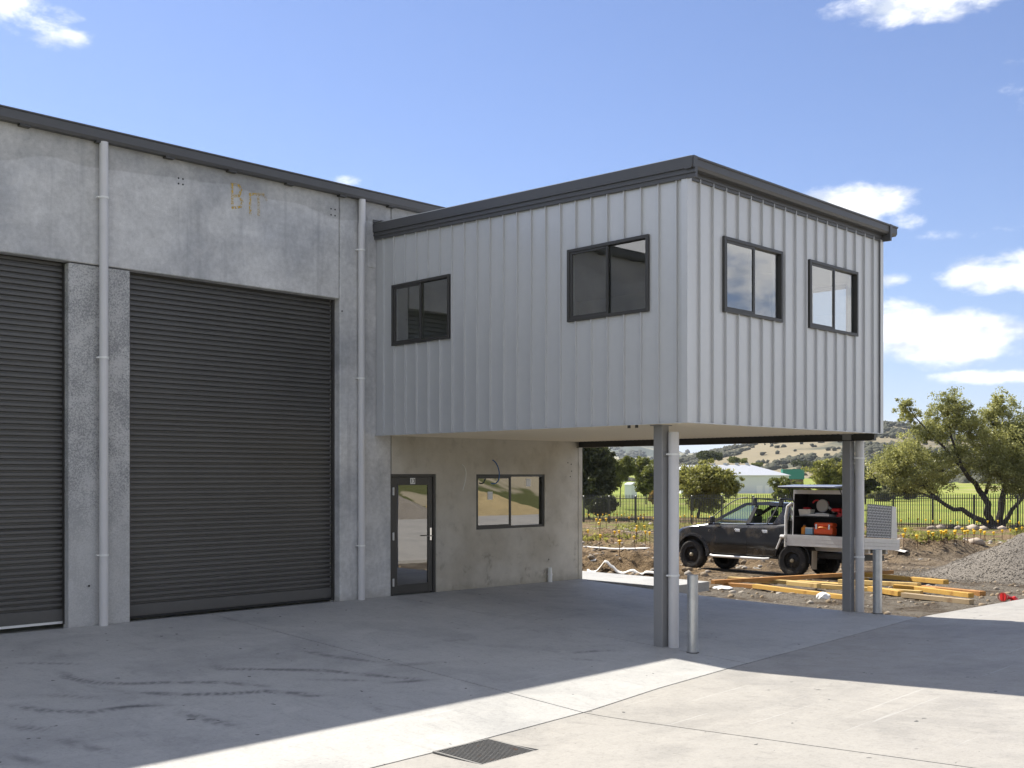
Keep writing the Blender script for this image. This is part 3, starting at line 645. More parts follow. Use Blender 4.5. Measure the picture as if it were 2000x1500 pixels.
# bollards
for (x, y, zt_, lab) in ((.37, -6.3, .77, 'galvanised steel pipe bollard beside the post near the drain side corner'), (5.22, -6.44, .875, 'galvanised steel pipe bollard beside the post by the timber pile')):
    zf = float(zslab(x, y)); b_ = empty('bollard', (x, y, zf), lab, 'bollard', 'bollards guarding the posts')
    obj('tube', MB().lathe([(.072, zf-.05), (.072, zt_), (.066, zt_), (.066, zt_-.12), (0, zt_-.12)], (x, y, 0), 2, 28), M_GALV, b_, sm=True)
    obj('grout_ring', MB().lathe([(.086, zf-.03), (.084, zf+.004), (.0725, zf+.008)], (x, y, 0), 2, 24), M_JOINT, b_)

# ------------------------------------------------------------------ open ground, paddock, hills
def soil_ex(T, vec, col, b):
    x, y, z = T.sep(vec)
    n = T.noise(vec, .35, 5, .6); rightness = T.step(T.m('ADD', T.m('MULTIPLY', y, -.35), T.m('MULTIPLY', n, 3)), .2, 2.6)
    col = T.mix(rightness, col, (.19, .165, .132, 1))
    d = T.noise(vec, .8, 7, .7, .6); col = T.mix(T.m('MULTIPLY', T.step(d, .48, .60), .8), col, (.085, .062, .042, 1))
    d = T.noise(vec, 4.5, 6, .72, .4); col = T.mix(T.m('MULTIPLY', T.step(d, .54, .64), .7), col, (.075, .056, .04, 1))
    s = T.noise(vec, 7, 5, .72); col = T.mix(T.m('MULTIPLY', T.step(s, .60, .72), .5), col, (.42, .36, .28, 1))
    g_ = T.noise(vec, .5, 4, .6); u = T.m('ADD', T.m('MULTIPLY', x, FW[0]), T.m('MULTIPLY', y, FW[1]))
    gf = T.m('MULTIPLY', T.step(g_, .47, .56), T.step(u, 22, 34)); return T.mix(T.m('MULTIPLY', gf, .8), col, (.16, .18, .045, 1))
M_SOIL = mat('churned_soil', (.25, .175, .10), .95, 0, [(2, .25, 6), (9, .4, 5), (30, .4, 4)], None, [(3, .15), (9, .14), (30, .05)], extra=soil_ex, spec=.1)
sp = .085; xs = np.concatenate([np.arange(5.19, 22, sp), np.arange(22, 44, .25), np.arange(44, 66, .5)]); ys = np.concatenate([np.arange(-7.6, 10, sp), np.arange(10, 30, .25), np.arange(30, 48, .5)])
X, Y = np.meshgrid(xs, ys); Z = hdirt(X, Y)
lim = np.clip((X-5.19)/.5, 0, 1); Z = Z*lim + (1-lim)*np.minimum(Z, zslab(np.full_like(X, 5.19), Y)-.05)
rim = np.clip((Y-ip(X, YD))/.5, 0, 1); Z = Z*rim + (1-rim)*np.minimum(Z, zslab(X, ip(X, YD)+0*X)-.06)
keep = ~((X[:-1, :-1] < 5.31) & (Y[:-1, :-1] > .05)) & (Y[:-1, :-1] > ip(X[:-1, :-1], YD)-.25)
me = grid_mesh('dirt_ground', X, Y, Z, keep); obj('dirt_ground', me, M_SOIL, kind='structure')
def grass_ex(T, vec, col, b):
    n = T.noise(vec, .06, 5, .6); col = T.mix(T.step(n, .45, .6), col, (.25, .27, .06, 1))
    x, y, z = T.sep(vec); bk = T.step(T.m('ADD', y, T.m('MULTIPLY', T.noise(vec, .25, 4, .6), 6)), -14, -19)
    col = T.mix(bk, col, T.mix(T.step(T.noise(vec, .16, 4, .6, .8), .5, .56), (.075, .08, .03, 1), (.26, .225, .16, 1)))
    n = T.noise(vec, .02, 4, .6, .4); return T.mix(T.m('MULTIPLY', T.step(n, .58, .66), .7), col, (.34, .29, .15, 1))
M_GRASS = mat('paddock_grass', (.185, .225, .045), .95, 0, [(.8, .2, 5), (12, .25, 4)], None, [(8, .1)], extra=grass_ex, spec=.1)
# one big sheet to the horizon, under everything
rr = np.concatenate([[0], np.geomspace(6, 12000, 110)]); aa = np.linspace(0, 2*pi, 241); R_, A_ = np.meshgrid(rr, aa, indexing='ij'); X = 20+R_*np.cos(A_); Y = 8+R_*np.sin(A_)
Z = hbase(X, Y) - .45*np.clip((75-R_)/20, 0, 1)
behind = ((X-CAM[0])*FW[0]+(Y-CAM[1])*FW[1]) < 8
Z = np.where((Y < -19.5) | behind, np.maximum(Z, -.2) + 0*Z, Z)
inb = (X > -34) & (X < 42) & (Y > -20.5) & (Y < 24); Z = np.where(inb, np.minimum(Z, -.9), Z)
bank = np.clip((-22.5-Y)/14, 0, 1); Z = Z + np.where(X < 200, 1, 0)*bank*4.2
Z = np.where(R_ > 700, np.minimum(Z, 6.0), Z)
me = grid_mesh('terrain', X, Y, Z); obj('terrain', me, M_GRASS, kind='structure')
# spoil behind the road (seen mirrored in the door and window)
def heap(name, cx, cy, cz, r, h, material, seed, label, cat, n=60, kind=None, squash=1.0):
    th = np.linspace(0, 2*pi, n+1); rad = np.linspace(0, 1, 36); Rr, Th = np.meshgrid(rad, th, indexing='ij')
    X = cx+Rr*r*np.cos(Th); Y = cy+Rr*r*squash*np.sin(Th); prof = np.clip(1-Rr, 0, 1)
    Z = cz - .12 + h*(np.sqrt(prof**2+.02)-sqrt(.02))/(sqrt(1.02)-sqrt(.02)) + prof**.5*(.35*h*fbm(X*.9, Y*.9, seed, 4) + .05*fbm(X*7, Y*7, seed+5, 3))
    Z[0] = Z[0].mean()
    me = grid_mesh(name, X, Y, Z); return obj(name, me, material, label=label, cat=cat, kind=kind)
M_GRAVEL = mat('grey_gravel', (.225, .20, .17), .95, 0, [(1.2, .12, 4), (14, .5, 5), (34, .4, 3)], None, [(14, .06), (34, .05)], spec=.15)
M_SAND = mat('yellow_spoil', (.36, .28, .15), .95, 0, [(2, .25, 5), (18, .4, 5)], None, [(5, .1), (25, .05)], spec=.1)
gp = hit(2015, 1133, hdirt); heap('gravel_pile', gp[0]+.9, gp[1]+.4, float(hdirt(gp[0], gp[1])), 3.2, 1.22, M_GRAVEL, 21, 'large heap of loose grey gravel on the dirt lot', 'gravel pile', kind='stuff')
rg = np.random.default_rng(5); n = 15000; q = rg.random(n)**.5; th = rg.random(n)*2*pi; gx, gy, gz = gp[0]+.9, gp[1]+.4, float(hdirt(gp[0], gp[1])); PX = gx+3.35*q*np.cos(th); PY = gy+3.35*q*np.sin(th); pf = np.clip(1-q*3.35/3.2, 0, 1)
GZ = gz-.12+1.22*(np.sqrt(pf**2+.02)-sqrt(.02))/(sqrt(1.02)-sqrt(.02)) + pf**.5*(.35*1.22*fbm(PX*.9, PY*.9, 21, 4)+.05*fbm(PX*7, PY*7, 26, 3)); GZ = np.maximum(GZ, hdirt(PX, PY)); STONES = (np.stack([PX, PY, GZ], -1), .008+.018*rg.random(n)**2)
heap('spoil_heap', 9, -23, -.1, 5.0, 1.6, M_SAND, 24, 'heap of yellow clay spoil across the road', 'spoil heap', kind='stuff')
heap('gravel_pile', 17, -20.8, -.1, 3.6, 1.5, M_GRAVEL, 26, 'heap of grey gravel across the road, mirrored in the entry door', 'gravel pile', kind='stuff')
heap('spoil_heap', 25, -25, -.1, 6.0, 1.7, M_SAND, 28, 'long heap of yellow spoil below the far grass bank', 'spoil heap', kind='stuff')
# stones and clods
ico = bmesh.new(); bmesh.ops.create_icosphere(ico, subdivisions=1, radius=1); IV = np.array([v.co[:] for v in ico.verts]); IF = np.array([[v.index for v in f.verts] for f in ico.faces]); ico.free()
def blob_cloud(name, P, S, material, jit=.35, **kw):
    """many little irregular lumps as one mesh: P centres, S (n,3) radii"""
    n = len(P); V = IV[None]*(1+jit*(RNG.random((n, len(IV), 1))-.5)*2)*S[:, None, :]; a = RNG.random(n)*2*pi; c, s = np.cos(a)[:, None], np.sin(a)[:, None]
    V = np.stack([V[..., 0]*c-V[..., 1]*s, V[..., 0]*s+V[..., 1]*c, V[..., 2]], -1) + P[:, None]
    F = (IF[None]+(np.arange(n)*len(IV))[:, None, None]).reshape(-1, 3); me = bpy.data.meshes.new(name); V = V.reshape(-1, 3)
    me.vertices.add(len(V)); me.vertices.foreach_set('co', V.ravel().astype(np.float32)); me.loops.add(F.size); me.loops.foreach_set('vertex_index', F.ravel().astype(np.int32)); me.polygons.add(len(F))
    me.polygons.foreach_set('loop_start', (np.arange(len(F))*3).astype(np.int32)); me.polygons.foreach_set('loop_total', np.full(len(F), 3, np.int32)); me.update(calc_edges=True)
    return obj(name, me, material, **kw)
n = 11000; px = RNG.random(n)*34+5.4; py = RNG.random(n)*36-7; px = 5.4+(px-5.4)**1.0; P = np.stack([px, py, hdirt(px, py)], -1)
ok = ((px < 13.2) | (px > 15.6) | (py < -2.3) | (py > 4.4)) & ((px > 7) | (py < -2.3)) & (py > ip(px, YD)+.3); P = P[ok]
sz = .012+.085*RNG.random(len(P))**3.5; m_ = (P[:, 1] > 1.5); sz = sz*np.where(m_, 1.5, 1)
M_CLOD = mat('soil_clod', (.22, .165, .105), .95, 0, [(.6, .4, 4), (30, .25, 3)], ((.36, .33, .29), .9, .5, .6))
blob_cloud('clods', P, np.stack([sz, sz*.8, sz*.65], -1), M_CLOD, label='loose stones and clods strewn over the dirt lot', cat='stones', kind='stuff')
blob_cloud('gravel', STONES[0], np.stack([STONES[1], STONES[1]*.85, STONES[1]*.7], -1), M_GRAVEL, label='single stones over the face of the grey gravel heap', cat='gravel', kind='stuff')
# rocks lying along the fence foot
rk = [(1725, 1036, .35), (1748, 1038, .3), (1822, 1034, .33), (1837, 1033, .45), (1860, 1032, .4), (1872, 1034, .3), (1900, 1036, .5), (1921, 1035, .3), (1945, 1034, .3), (1957, 1035, .35), (1908, 1062, .3), (1985, 1033, .4), (1270, 1027, .3)]
for i, (a, b, s) in enumerate(rk):
    p = hit(a, b, hdirt); o = blob_cloud('rock', np.array([[p[0], p[1], p[2]+s*.2]]), np.array([[s, s*.7, s*.5]]), mat('pale_rock', (.36, .30, .24), .9, 0, [(6, .3, 4)]), .3, label='pale tan rock lying in the rough ground before the black fence', cat='rock', group='rocks along the fence foot')

# weeds in the rough ground towards the fence
nw = 900; PXS = 1140+RNG.random(nw)*860; PYS = 1026+RNG.random(nw)**1.5*34; CC = []; 
for a_, b_ in zip(PXS, PYS):
    if fbm(np.array(a_*.012), np.array(b_*.09), 77, 3) < .02: continue
    p = hit(a_, b_, hdirt, 22, 95); k_ = 9; o = RNG.normal(size=(k_, 3))*np.array([.18, .18, 0]); o[:, 2] = RNG.random(k_)*.16; CC.append(p+o)
CC = np.concatenate(CC); NW = RNG.normal(size=(len(CC), 3))*np.array([1, 1, .4]); NW /= np.linalg.norm(NW, axis=1)[:, None]
# ------------------------------------------------------------------ hills
def hill_ring(name, dist, depth, tab, seed, rough, material, base=-4, outside=60):
    """ridge seen at bearings given by photo x; tab: (px, height px above horizon)"""
    th = np.concatenate([np.linspace(-.72, .72, 420), np.linspace(.74, 2*pi-.74, 160)]); t = np.linspace(0, 1, 46); T_, TH = np.meshgrid(t, th, indexing='ij')
    px = 1000+FPX*np.tan(np.clip(th, -.75, .75)); e = np.where(np.abs(th) < .725, np.interp(px, [q[0] for q in tab], [q[1] for q in tab]), 0)
    wob = outside*(.75+.9*fbm(np.cos(th)*2.3+5, np.sin(th)*2.3+5, seed+3, 3)); k = np.clip((np.abs(th)-.62)/.1, 0, 1); e = e*(1-k)+wob*k
    cz = np.where(np.abs(th) < .75, np.cos(np.clip(th, -.75, .75)), .75)
    H = e/FPX*dist*cz + CAM[2]
    ang = YAW - TH; r = dist-depth+T_*depth*1.35; X = CAM[0]+r*np.cos(ang); Y = CAM[1]+r*np.sin(ang)
    q = np.clip(T_*1.35, 0, 1); rise = (q*q*(3-2*q))**.9; back = np.clip((T_*1.35-1)/.35, 0, 1); n = fbm(X/depth*3.1, Y/depth*3.1, seed, 5)
    Z = base + (H[None]-base)*rise*(1-.5*back**2) + rough*n*np.sin(pi*np.clip(q, 0, 1))*1.0
    # keep the ridge line, let lower ground roll
    me = grid_mesh(name, X, Y, Z); o = obj(name, me, material, kind='structure')
    return X, Y, Z
def hill_mat(name, grass, wood, sc, lo, hi):
    def ex(T, vec, col, b):
        n = T.noise(vec, sc, 7, .62, .3); return T.mix(T.step(n, lo, hi), col, (*wood, 1))
    return mat(name, grass, .95, 0, [(.006, .12, 4), (.05, .12, 4)], None, None, extra=ex, spec=.1)
R1 = [(-2000, 40), (0, 30), (900, 26), (1140, 18), (1290, 19), (1340, 27), (1400, 41), (1450, 52), (1500, 64), (1560, 80), (1640, 98), (1700, 92), (1745, 90), (1775, 86), (1800, 78), (1850, 68), (2000, 55), (2300, 62), (4000, 40)]
R2 = [(-2000, 50), (900, 40), (1090, 36), (1150, 40), (1185, 46), (1215, 56), (1240, 63), (1262, 57), (1290, 50), (1330, 42), (1380, 38), (1500, 40), (1700, 60), (2000, 60), (4000, 50)]
R3 = [(-2000, 30), (1000, 20), (1500, 40), (1700, 78), (1760, 90), (1810, 102), (1850, 108), (1890, 112), (1930, 110), (2000, 102), (2150, 90), (2600, 60), (4000, 40)]
X1, Y1, Z1 = hill_ring('hills', 1500, 950, R1, 41, 34, hill_mat('dry_hill_grass', (.21, .178, .115), (.085, .087, .06), .007, .50, .60), -3)
X2, Y2, Z2 = hill_ring('hills', 3600, 1500, R2, 51, 60, hill_mat('wooded_hill', (.27, .25, .17), (.07, .08, .06), .004, .42, .52), 0)
hill_ring('hills', 9000, 3500, R3, 61, 120, hill_mat('far_mountain', (.075, .085, .075), (.05, .06, .055), .002, .4, .6), 0, 50)
# woodland on the hills: single crowns, one mass per ring
def hill_trees(X, Y, Z, n, smin, smax, dens_scale, thr, material, name, label, seed):
    r = np.random.default_rng(seed); i = r.integers(0, X.shape[0]-12, n*8); j = r.integers(120, 400, n*8); fx = r.random(n*8); fy = r.random(n*8)
    L = lambda A: (A[i, j]*(1-fx)+A[i+1, j]*fx)*(1-fy)+(A[i, j+1]*(1-fx)+A[i+1, j+1]*fx)*fy
    x, y, z = L(X), L(Y), L(Z); d = fbm(x*dens_scale, y*dens_scale, seed, 4)
    px = 1000+FPX*np.tan(np.clip(YAW-np.arctan2(y-CAM[1], x-CAM[0]), -1.2, 1.2)); d = d + np.interp(px, [1300, 1450, 1600, 1720, 2000], [.02, -.06, .0, .08, .12]) - .10*np.clip((i/46-.55)*2, 0, 1)
    ok = np.where((d > thr) | (r.random(n*8) < .035))[0][:n]; x, y, z = x[ok], y[ok], z[ok]; s = smin+(smax-smin)*r.random(len(ok))**1.5
    blob_cloud(name, np.stack([x, y, z+s*.45], -1), np.stack([s*(.8+.4*r.random(len(s))), s*(.8+.4*r.random(len(s))), s*(.65+.4*r.random(len(s)))], -1), material, .4, label=label, cat='woodland', kind='stuff')
M_HT = mat('hill_tree', (.078, .078, .055), .95, 0, [(.02, .35, 3), (.3, .3, 2)], spec=.1)
hill_trees(X1, Y1, Z1, 24000, 1.4, 3.4, .012, .015, M_HT, 'woodland', 'scattered dark gum trees over the dry grass hillside', 71)
hill_trees(X2, Y2, Z2, 9000, 4, 8, .006, -.05, M_HT, 'woodland', 'dark woodland covering the farther pointed hill', 73)

WEEDS = (CC, NW)
# ------------------------------------------------------------------ trees
def quads(name, C, N, L, Wd, material, **kw):
    """leaf sprays: C centres, N normals, L/Wd sizes -> one mesh of small bent quads"""
    n = len(C); a = np.cross(N, RNG.normal(size=(n, 3))); a /= np.linalg.norm(a, axis=1)[:, None]+1e-9; b = np.cross(N, a); b /= np.linalg.norm(b, axis=1)[:, None]+1e-9
    l = L[:, None]*a; w = Wd[:, None]*b; V = np.stack([C-l, C+w*.55-l*.1+N*L[:, None]*.15, C+l, C-w*.55-l*.1+N*L[:, None]*.15], 1).reshape(-1, 3)
    me = bpy.data.meshes.new(name); me.vertices.add(4*n); me.vertices.foreach_set('co', V.ravel().astype(np.float32)); me.loops.add(4*n); me.loops.foreach_set('vertex_index', np.arange(4*n, dtype=np.int32)); me.polygons.add(n)
    me.polygons.foreach_set('loop_start', np.arange(0, 4*n, 4, dtype=np.int32)); me.polygons.foreach_set('loop_total', np.full(n, 4, np.int32)); me.update(calc_edges=True); return me
obj('weeds', quads('weeds', WEEDS[0], WEEDS[1], .06+.08*RNG.random(len(WEEDS[0])), .05+.05*RNG.random(len(WEEDS[0])), L_LIGHT), L_LIGHT, label='low green weeds sprouting in the rough ground before the fence', cat='weeds', kind='stuff')
def tree(base, limbs, blobs, leaves, leaf, material, label, name='tree', cat='tree', group=None, clump=.34, mat2=None):
    """limbs: list of (points, r0, r1) in world space; blobs: (centre, radii, share) crown volumes"""
    rt = empty(name, tuple(base), label, cat, group); mb = MB()
    for pts, r0, r1 in limbs:
        p = arc(pts, 9) if len(pts) > 2 else pts; p = [np.array(q)+RNG.normal(size=3)*r1*.6*(0 < i < len(p)-1) for i, q in enumerate(p)]; mb.tube(p, list(np.linspace(r0, r1, len(p))), 7)
    tot = sum(b[2] for b in blobs); CC = []; NN = []; 
    for c, r, sh in blobs:
        nl = int(leaves*sh/tot); nc = max(6, int(nl/42)); d = RNG.normal(size=(nc, 3)); d /= np.linalg.norm(d, axis=1)[:, None]; rad = .30+.92*RNG.random(nc)**.9
        cc = np.array(c)+d*rad[:, None]*np.array(r); k = RNG.integers(0, nc, nl); s = clump*np.mean(r)*(.5+RNG.random(nc))[k]
        off = RNG.normal(size=(nl, 3)); off /= np.linalg.norm(off, axis=1)[:, None]; off *= (RNG.random(nl)**.5*s)[:, None]*np.array([1, 1, .75]); CC.append(cc[k]+off); NN.append(off/(s[:, None]+1e-6)+RNG.normal(size=(nl, 3))*.75)
        # twigs reaching the clumps
        hub = np.array(c)-np.array([0, 0, r[2]*.7])
        for q in cc[:min(nc, 14)]: mb.tube([hub, (hub+q)/2+RNG.normal(size=3)*np.mean(r)*.08, q], [leaf*.22, leaf*.14, leaf*.06], 4, False)
    CC = np.concatenate(CC); NN = np.concatenate(NN); NN /= np.linalg.norm(NN, axis=1)[:, None]+1e-9; n = len(CC); L = leaf*(.6+.8*RNG.random(n))
    CC = CC - np.array(base)
    me = quads('crown', CC, NN, L, L*.8, material); obj('crown', me, material, rt, local=True)
    obj('trunk', mb, M_BARK, rt, sm=True); return rt
def tree_px(bx, by, u, limbs, blobs, leaves, leaf, material, label, fn=None, **kw):
    """everything at depth u: photo x, y -> world; blob radii in metres"""
    g0 = at(bx, by, u); zb = float(hbase(g0[0], g0[1])); base = np.array([g0[0], g0[1], zb])
    W_ = lambda q: at(q[0], q[1], u) + (FW*q[2] if len(q) > 2 else 0)
    blobs = [(b[0], tuple(q*kw.get('swell', 1) for q in b[1]), b[2]) for b in blobs]; kw.pop('swell', None)
    return tree(base, [([W_(q) for q in l[0]], l[1], l[2]) for l in limbs], [(W_(b[0]), b[1], b[2]) for b in blobs], leaves, leaf, material, label, **kw)
pm = FPX
# big spreading tree behind the fence
u = 66; k = u/FPX
tree_px(1937, 1040, u, [([(1937, 1040), (1925, 1015), (1890, 1005), (1862, 988), (1835, 978)], .2, .11), ([(1835, 978), (1815, 962), (1800, 945), (1795, 925)], .12, .05), ([(1835, 978), (1800, 965), (1770, 950)], .09, .03),
    ([(1940, 1040), (1932, 1000), (1925, 965), (1912, 950), (1880, 915)], .24, .13), ([(1880, 915), (1855, 890), (1840, 860), (1800, 840), (1775, 795)], .11, .025), ([(1880, 915), (1862, 870), (1850, 830), (1850, 790)], .10, .03),
    ([(1948, 1040), (1952, 1000), (1965, 950), (1975, 900), (1985, 850)], .24, .08), ([(1925, 965), (1945, 900), (1935, 830), (1955, 790)], .12, .03), ([(1955, 1035), (1985, 980), (2030, 930)], .16, .06)],
   [((1768, 792), (.45, .5, .45), .35), ((1785, 815, .5), (.45, .6, .35), .3), ((1820, 845), (.9, .9, .5), .8), ((1852, 793), (.75, .8, .75), .9), ((1872, 815, -.5), (.7, .8, .7), .8), ((1845, 830, .8), (.9, .9, .7), .9), ((1895, 835), (.7, .8, .6), .7), ((1955, 792), (.65, .7, .7), .7), ((1940, 815), (.6, .7, .6), .5),
    ((1770, 885), (1.1, 1.2, .8), 1.3), ((1750, 915, .5), (1.0, 1.2, .8), 1.2), ((1795, 925, -.5), (1.0, 1.0, .9), 1.1), ((1840, 900), (1.0, 1.2, .8), 1.0), ((1900, 890, .8), (1.0, 1.2, .9), 1.2), ((1945, 870, -.6), (1.2, 1.3, 1.0), 2.0), ((1985, 850), (1.2, 1.4, 1.1), 2.2), ((1990, 905, -1), (1.3, 1.4, 1.1), 2.4), ((1940, 920, -1.2), (1.1, 1.2, .8), 1.5), ((2030, 880), (1.3, 1.4, 1.4), 2.0), ((2040, 940, -.5), (1.2, 1.4, 1.0), 1.6), ((1975, 950, -1), (1.0, 1.1, .6), .9), ((1765, 950), (.6, .8, .5), .4), ((1830, 945, .6), (.8, 1, .5), .6)],
   80000, .075, L_TREE, 'large spreading tree with leaning forked trunks behind the black fence', clump=.36, swell=1.2)
# the rest, left to right
def simple(bx, by, u, cx, cy, wpx, hpx, leaves, leaf, material, label, parts=9, seed=0, **kw):
    """rounded crown centred on photo cx, cy with half sizes in photo px"""
    r = random.Random(seed); s = u/FPX; bl = []
    for i in range(parts):
        a = r.random()*2*pi; q = r.random()**.5*.72; x = cx+wpx*q*cos(a); y = cy+hpx*q*sin(a); rw = wpx*s*(.38+.18*r.random())
        bl.append(((x, y, (r.random()-.5)*wpx*s*1.2), (rw, rw, min(rw, hpx*s*.5)), 1))
    lb = [([(bx, by), (bx+(cx-bx)*.3, by+(cy-by)*.5), (cx, cy)], max(.05, wpx*s*.05), max(.02, wpx*s*.02))]
    for i in range(5): lb.append(([(bx+(cx-bx)*.4, by+(cy-by)*.55), (cx+wpx*.5*(r.random()-.5)*2, cy+hpx*.2), (cx+wpx*.7*(r.random()-.5)*2, cy-hpx*.5*r.random())], max(.03, wpx*s*.025), .02))
    return tree_px(bx, by, u, lb, bl, int(leaves*1.7), leaf, material, label, **kw)
G = 'trees standing beyond the black fence'
simple(1150, 1012, 92, 1148, 922, 50, 62, 16000, .16, L_DARK, 'tall dense dark green tree at the end of the concrete wall', 14, 1, group=G)
simple(1172, 1015, 86, 1172, 992, 33, 22, 6000, .12, L_DARK, 'low dark leafy shrub just behind the fence by the wall end', 7, 15, group=G)
simple(1212, 990, 120, 1211, 925, 26, 38, 9000, .17, L_MID, 'narrow rounded tree with a thin trunk left of the front post', 9, 2, group=G)
simple(1262, 985, 130, 1262, 935, 34, 34, 8000, .19, L_MID, 'bushy tree beside the grey front post, lower than its neighbour', 8, 3, group=G)
simple(1275, 985, 112, 1274, 972, 14, 14, 2500, .13, L_GOLD, 'small golden orange shrub behind the fence', 5, 4, group=G)
simple(1363, 1012, 90, 1378, 948, 58, 40, 15000, .13, L_LIGHT, 'broad sunlit shrubby tree in front of the pale shed', 13, 5, group=G)
simple(1335, 975, 150, 1335, 940, 22, 24, 4000, .2, L_MID, 'small tree partly behind the front downpipe', 6, 6, group=G)
simple(1535, 1000, 105, 1545, 955, 38, 24, 7000, .14, L_MID, 'low spreading tree behind the raised ute lid', 8, 7, group=G)
simple(1634, 985, 118, 1626, 928, 46, 34, 11000, .16, L_LIGHT, 'bright green bushy tree behind the rear post', 11, 8, group=G)
simple(1690, 985, 116, 1688, 945, 24, 32, 6000, .16, L_DARK, 'dark tree just right of the rear post', 7, 9, group=G)
simple(1383, 905, 420, 1382, 892, 24, 10, 4000, .42, L_DARK, 'flat-topped dark tree on the skyline above the shed', 7, 10, group=G)
simple(1440, 905, 440, 1440, 899, 18, 7, 2000, .42, L_MID, 'low round tree above the shed roof', 5, 11, group=G)
for i, (a, b, wd, hh) in enumerate([(1715, 905, 12, 9), (1570, 905, 26, 9), (1598, 912, 16, 8), (1745, 900, 18, 10), (1480, 908, 10, 5), (1655, 900, 20, 8), (1300, 905, 30, 12), (1220, 905, 30, 10)]):
    simple(a, b+8, 480, a, b, wd, hh, 1500, .5, (L_MID, L_DARK)[i % 2], 'small distant bushy tree on the valley floor', 5, 30+i, group='far trees in the valley')
for i, (a, b, wd, hh, mt) in enumerate([(1745, 962, 40, 20, L_OLIVE), (1775, 950, 34, 22, L_OLIVE), (1725, 940, 30, 14, L_OLIVE), (1700, 975, 26, 12, L_LIGHT), (1800, 975, 40, 10, L_OLIVE)]):
    simple(a, b+hh+4, 170+12*i, a, b, wd, hh, 3500, .24, mt, 'pale olive bush on the rough grass right of the rear post', 7, 50+i, group='pale bushes in the rough grass')

# ------------------------------------------------------------------ far buildings
M_SHEDW = mat('white_shed_wall', (.66, .68, .70), .6, 0, [(.3, .05, 3)]); M_SHEDR = mat('grey_shed_roof', (.42, .43, .45), .45, .1, [(.4, .05, 3)])
u = 290
def far_frame(px, py, u): return at(px, py, u)
A0 = at(1330, 963, u); A1 = at(1541, 963, u); dX = (A1-A0)/np.linalg.norm(A1-A0); dN = FW*1.0; Lw = np.linalg.norm(A1-A0); zb = float(hbase(*A0[:2]))-.3; ze = CAM[2]+0.0; ze = at(1435, 928, u)[2]; zr = at(1435, 908, u+9)[2]; Dp = 18
sh = empty('shed', (float(A0[0]), float(A0[1]), zb), 'long white metal shed with a pale grey gable roof beyond the paddock', 'building')
P = lambda a, d, z: tuple(A0+dX*a+dN*d)[:2]+(z,)
wl = MB().hexa([P(0, 0, zb), P(Lw, 0, zb), P(Lw, Dp, zb), P(0, Dp, zb), P(0, 0, ze), P(Lw, 0, ze), P(Lw, Dp, ze), P(0, Dp, ze)])
obj('wall', wl, M_SHEDW, sh)
rf = MB(); e = .5
rf.add([P(-e, -.4, ze-.05), P(Lw+e, -.4, ze-.05), P(Lw*.72, Dp/2, zr), P(Lw*.06, Dp/2, zr), P(Lw+e, Dp+.4, ze-.05), P(-e, Dp+.4, ze-.05)], [(0, 1, 2, 3), (3, 2, 4, 5), (1, 4, 2), (0, 3, 5)]); rfo = obj('roof', rf, M_SHEDR, sh)
v_ = MB(); 
for a in (.25, .36, .47, .58, .68): q = A0+dX*Lw*a+dN*Dp/2; obj('roof_vent', MB().box(q[0]-.35, q[0]+.35, q[1]-.35, q[1]+.35, zr-.1, zr+.55), M_SHEDR, rfo)
for a, w_ in ((.52, .5), (.70, 1.6), (.78, 1.0), (.90, 1.0)):
    q0 = P(Lw*a, -.05, zb+.2); q1 = P(Lw*a+w_, -.05, zb+.2); obj('door', MB().hexa([P(Lw*a, -.08, zb), P(Lw*a+w_, -.08, zb), P(Lw*a+w_, .02, zb), P(Lw*a, .02, zb), P(Lw*a, -.08, zb+2.4), P(Lw*a+w_, -.08, zb+2.4), P(Lw*a+w_, .02, zb+2.4), P(Lw*a, .02, zb+2.4)]), M_WHITE, sh)
u = 330; A0 = at(1529, 936, u); A1 = at(1571, 936, u); dX = (A1-A0)/np.linalg.norm(A1-A0); Lw = np.linalg.norm(A1-A0); z0 = A0[2]; z1 = at(1529, 917, u)[2]
ct = empty('shipping_container', (float(A0[0]), float(A0[1]), float(z0)), 'teal green shipping container standing on the slope behind the shed', 'container')
M_TEAL = mat('teal_paint', (.02, .20, .165), .5); mb = MB(); nr = 20
pts = []
for i in range(nr*2+1): pts.append((Lw*i/(nr*2), .06*(i % 2)))
Pc = lambda a, d, z: tuple(A0+dX*a+dN*d)[:2]+(z,)
mb.add([Pc(a, d, z0) for a, d in pts]+[Pc(a, d, z1) for a, d in pts], [(i, i+1, len(pts)+i+1, len(pts)+i) for i in range(len(pts)-1)]); mb.hexa([Pc(0, .1, z0), Pc(Lw, .1, z0), Pc(Lw, 2.4, z0), Pc(0, 2.4, z0), Pc(0, .1, z1), Pc(Lw, .1, z1), Pc(Lw, 2.4, z1), Pc(0, 2.4, z1)])
obj('side_wall', mb, M_TEAL, ct); obj('roof_frame', MB().hexa([Pc(-.05, -.05, z1), Pc(Lw+.05, -.05, z1), Pc(Lw+.05, 2.45, z1), Pc(-.05, 2.45, z1), Pc(-.05, -.05, z1+.12), Pc(Lw+.05, -.05, z1+.12), Pc(Lw+.05, 2.45, z1+.12), Pc(-.05, 2.45, z1+.12)]), M_TEAL, ct)
obj('footing', MB().hexa([Pc(.2, .2, z0-4), Pc(Lw-.2, .2, z0-4), Pc(Lw-.2, 2.2, z0-4), Pc(.2, 2.2, z0-4), Pc(.2, .2, z0-.001), Pc(Lw-.2, .2, z0-.001), Pc(Lw-.2, 2.2, z0-.001), Pc(.2, 2.2, z0-.001)]), M_SOIL, ct)
A0 = at(1232, 962, 200); zb = float(hbase(*A0[:2]))
hs = empty('small_building', (float(A0[0]), float(A0[1]), zb), 'small plain white building glimpsed between trees left of the front post', 'building')
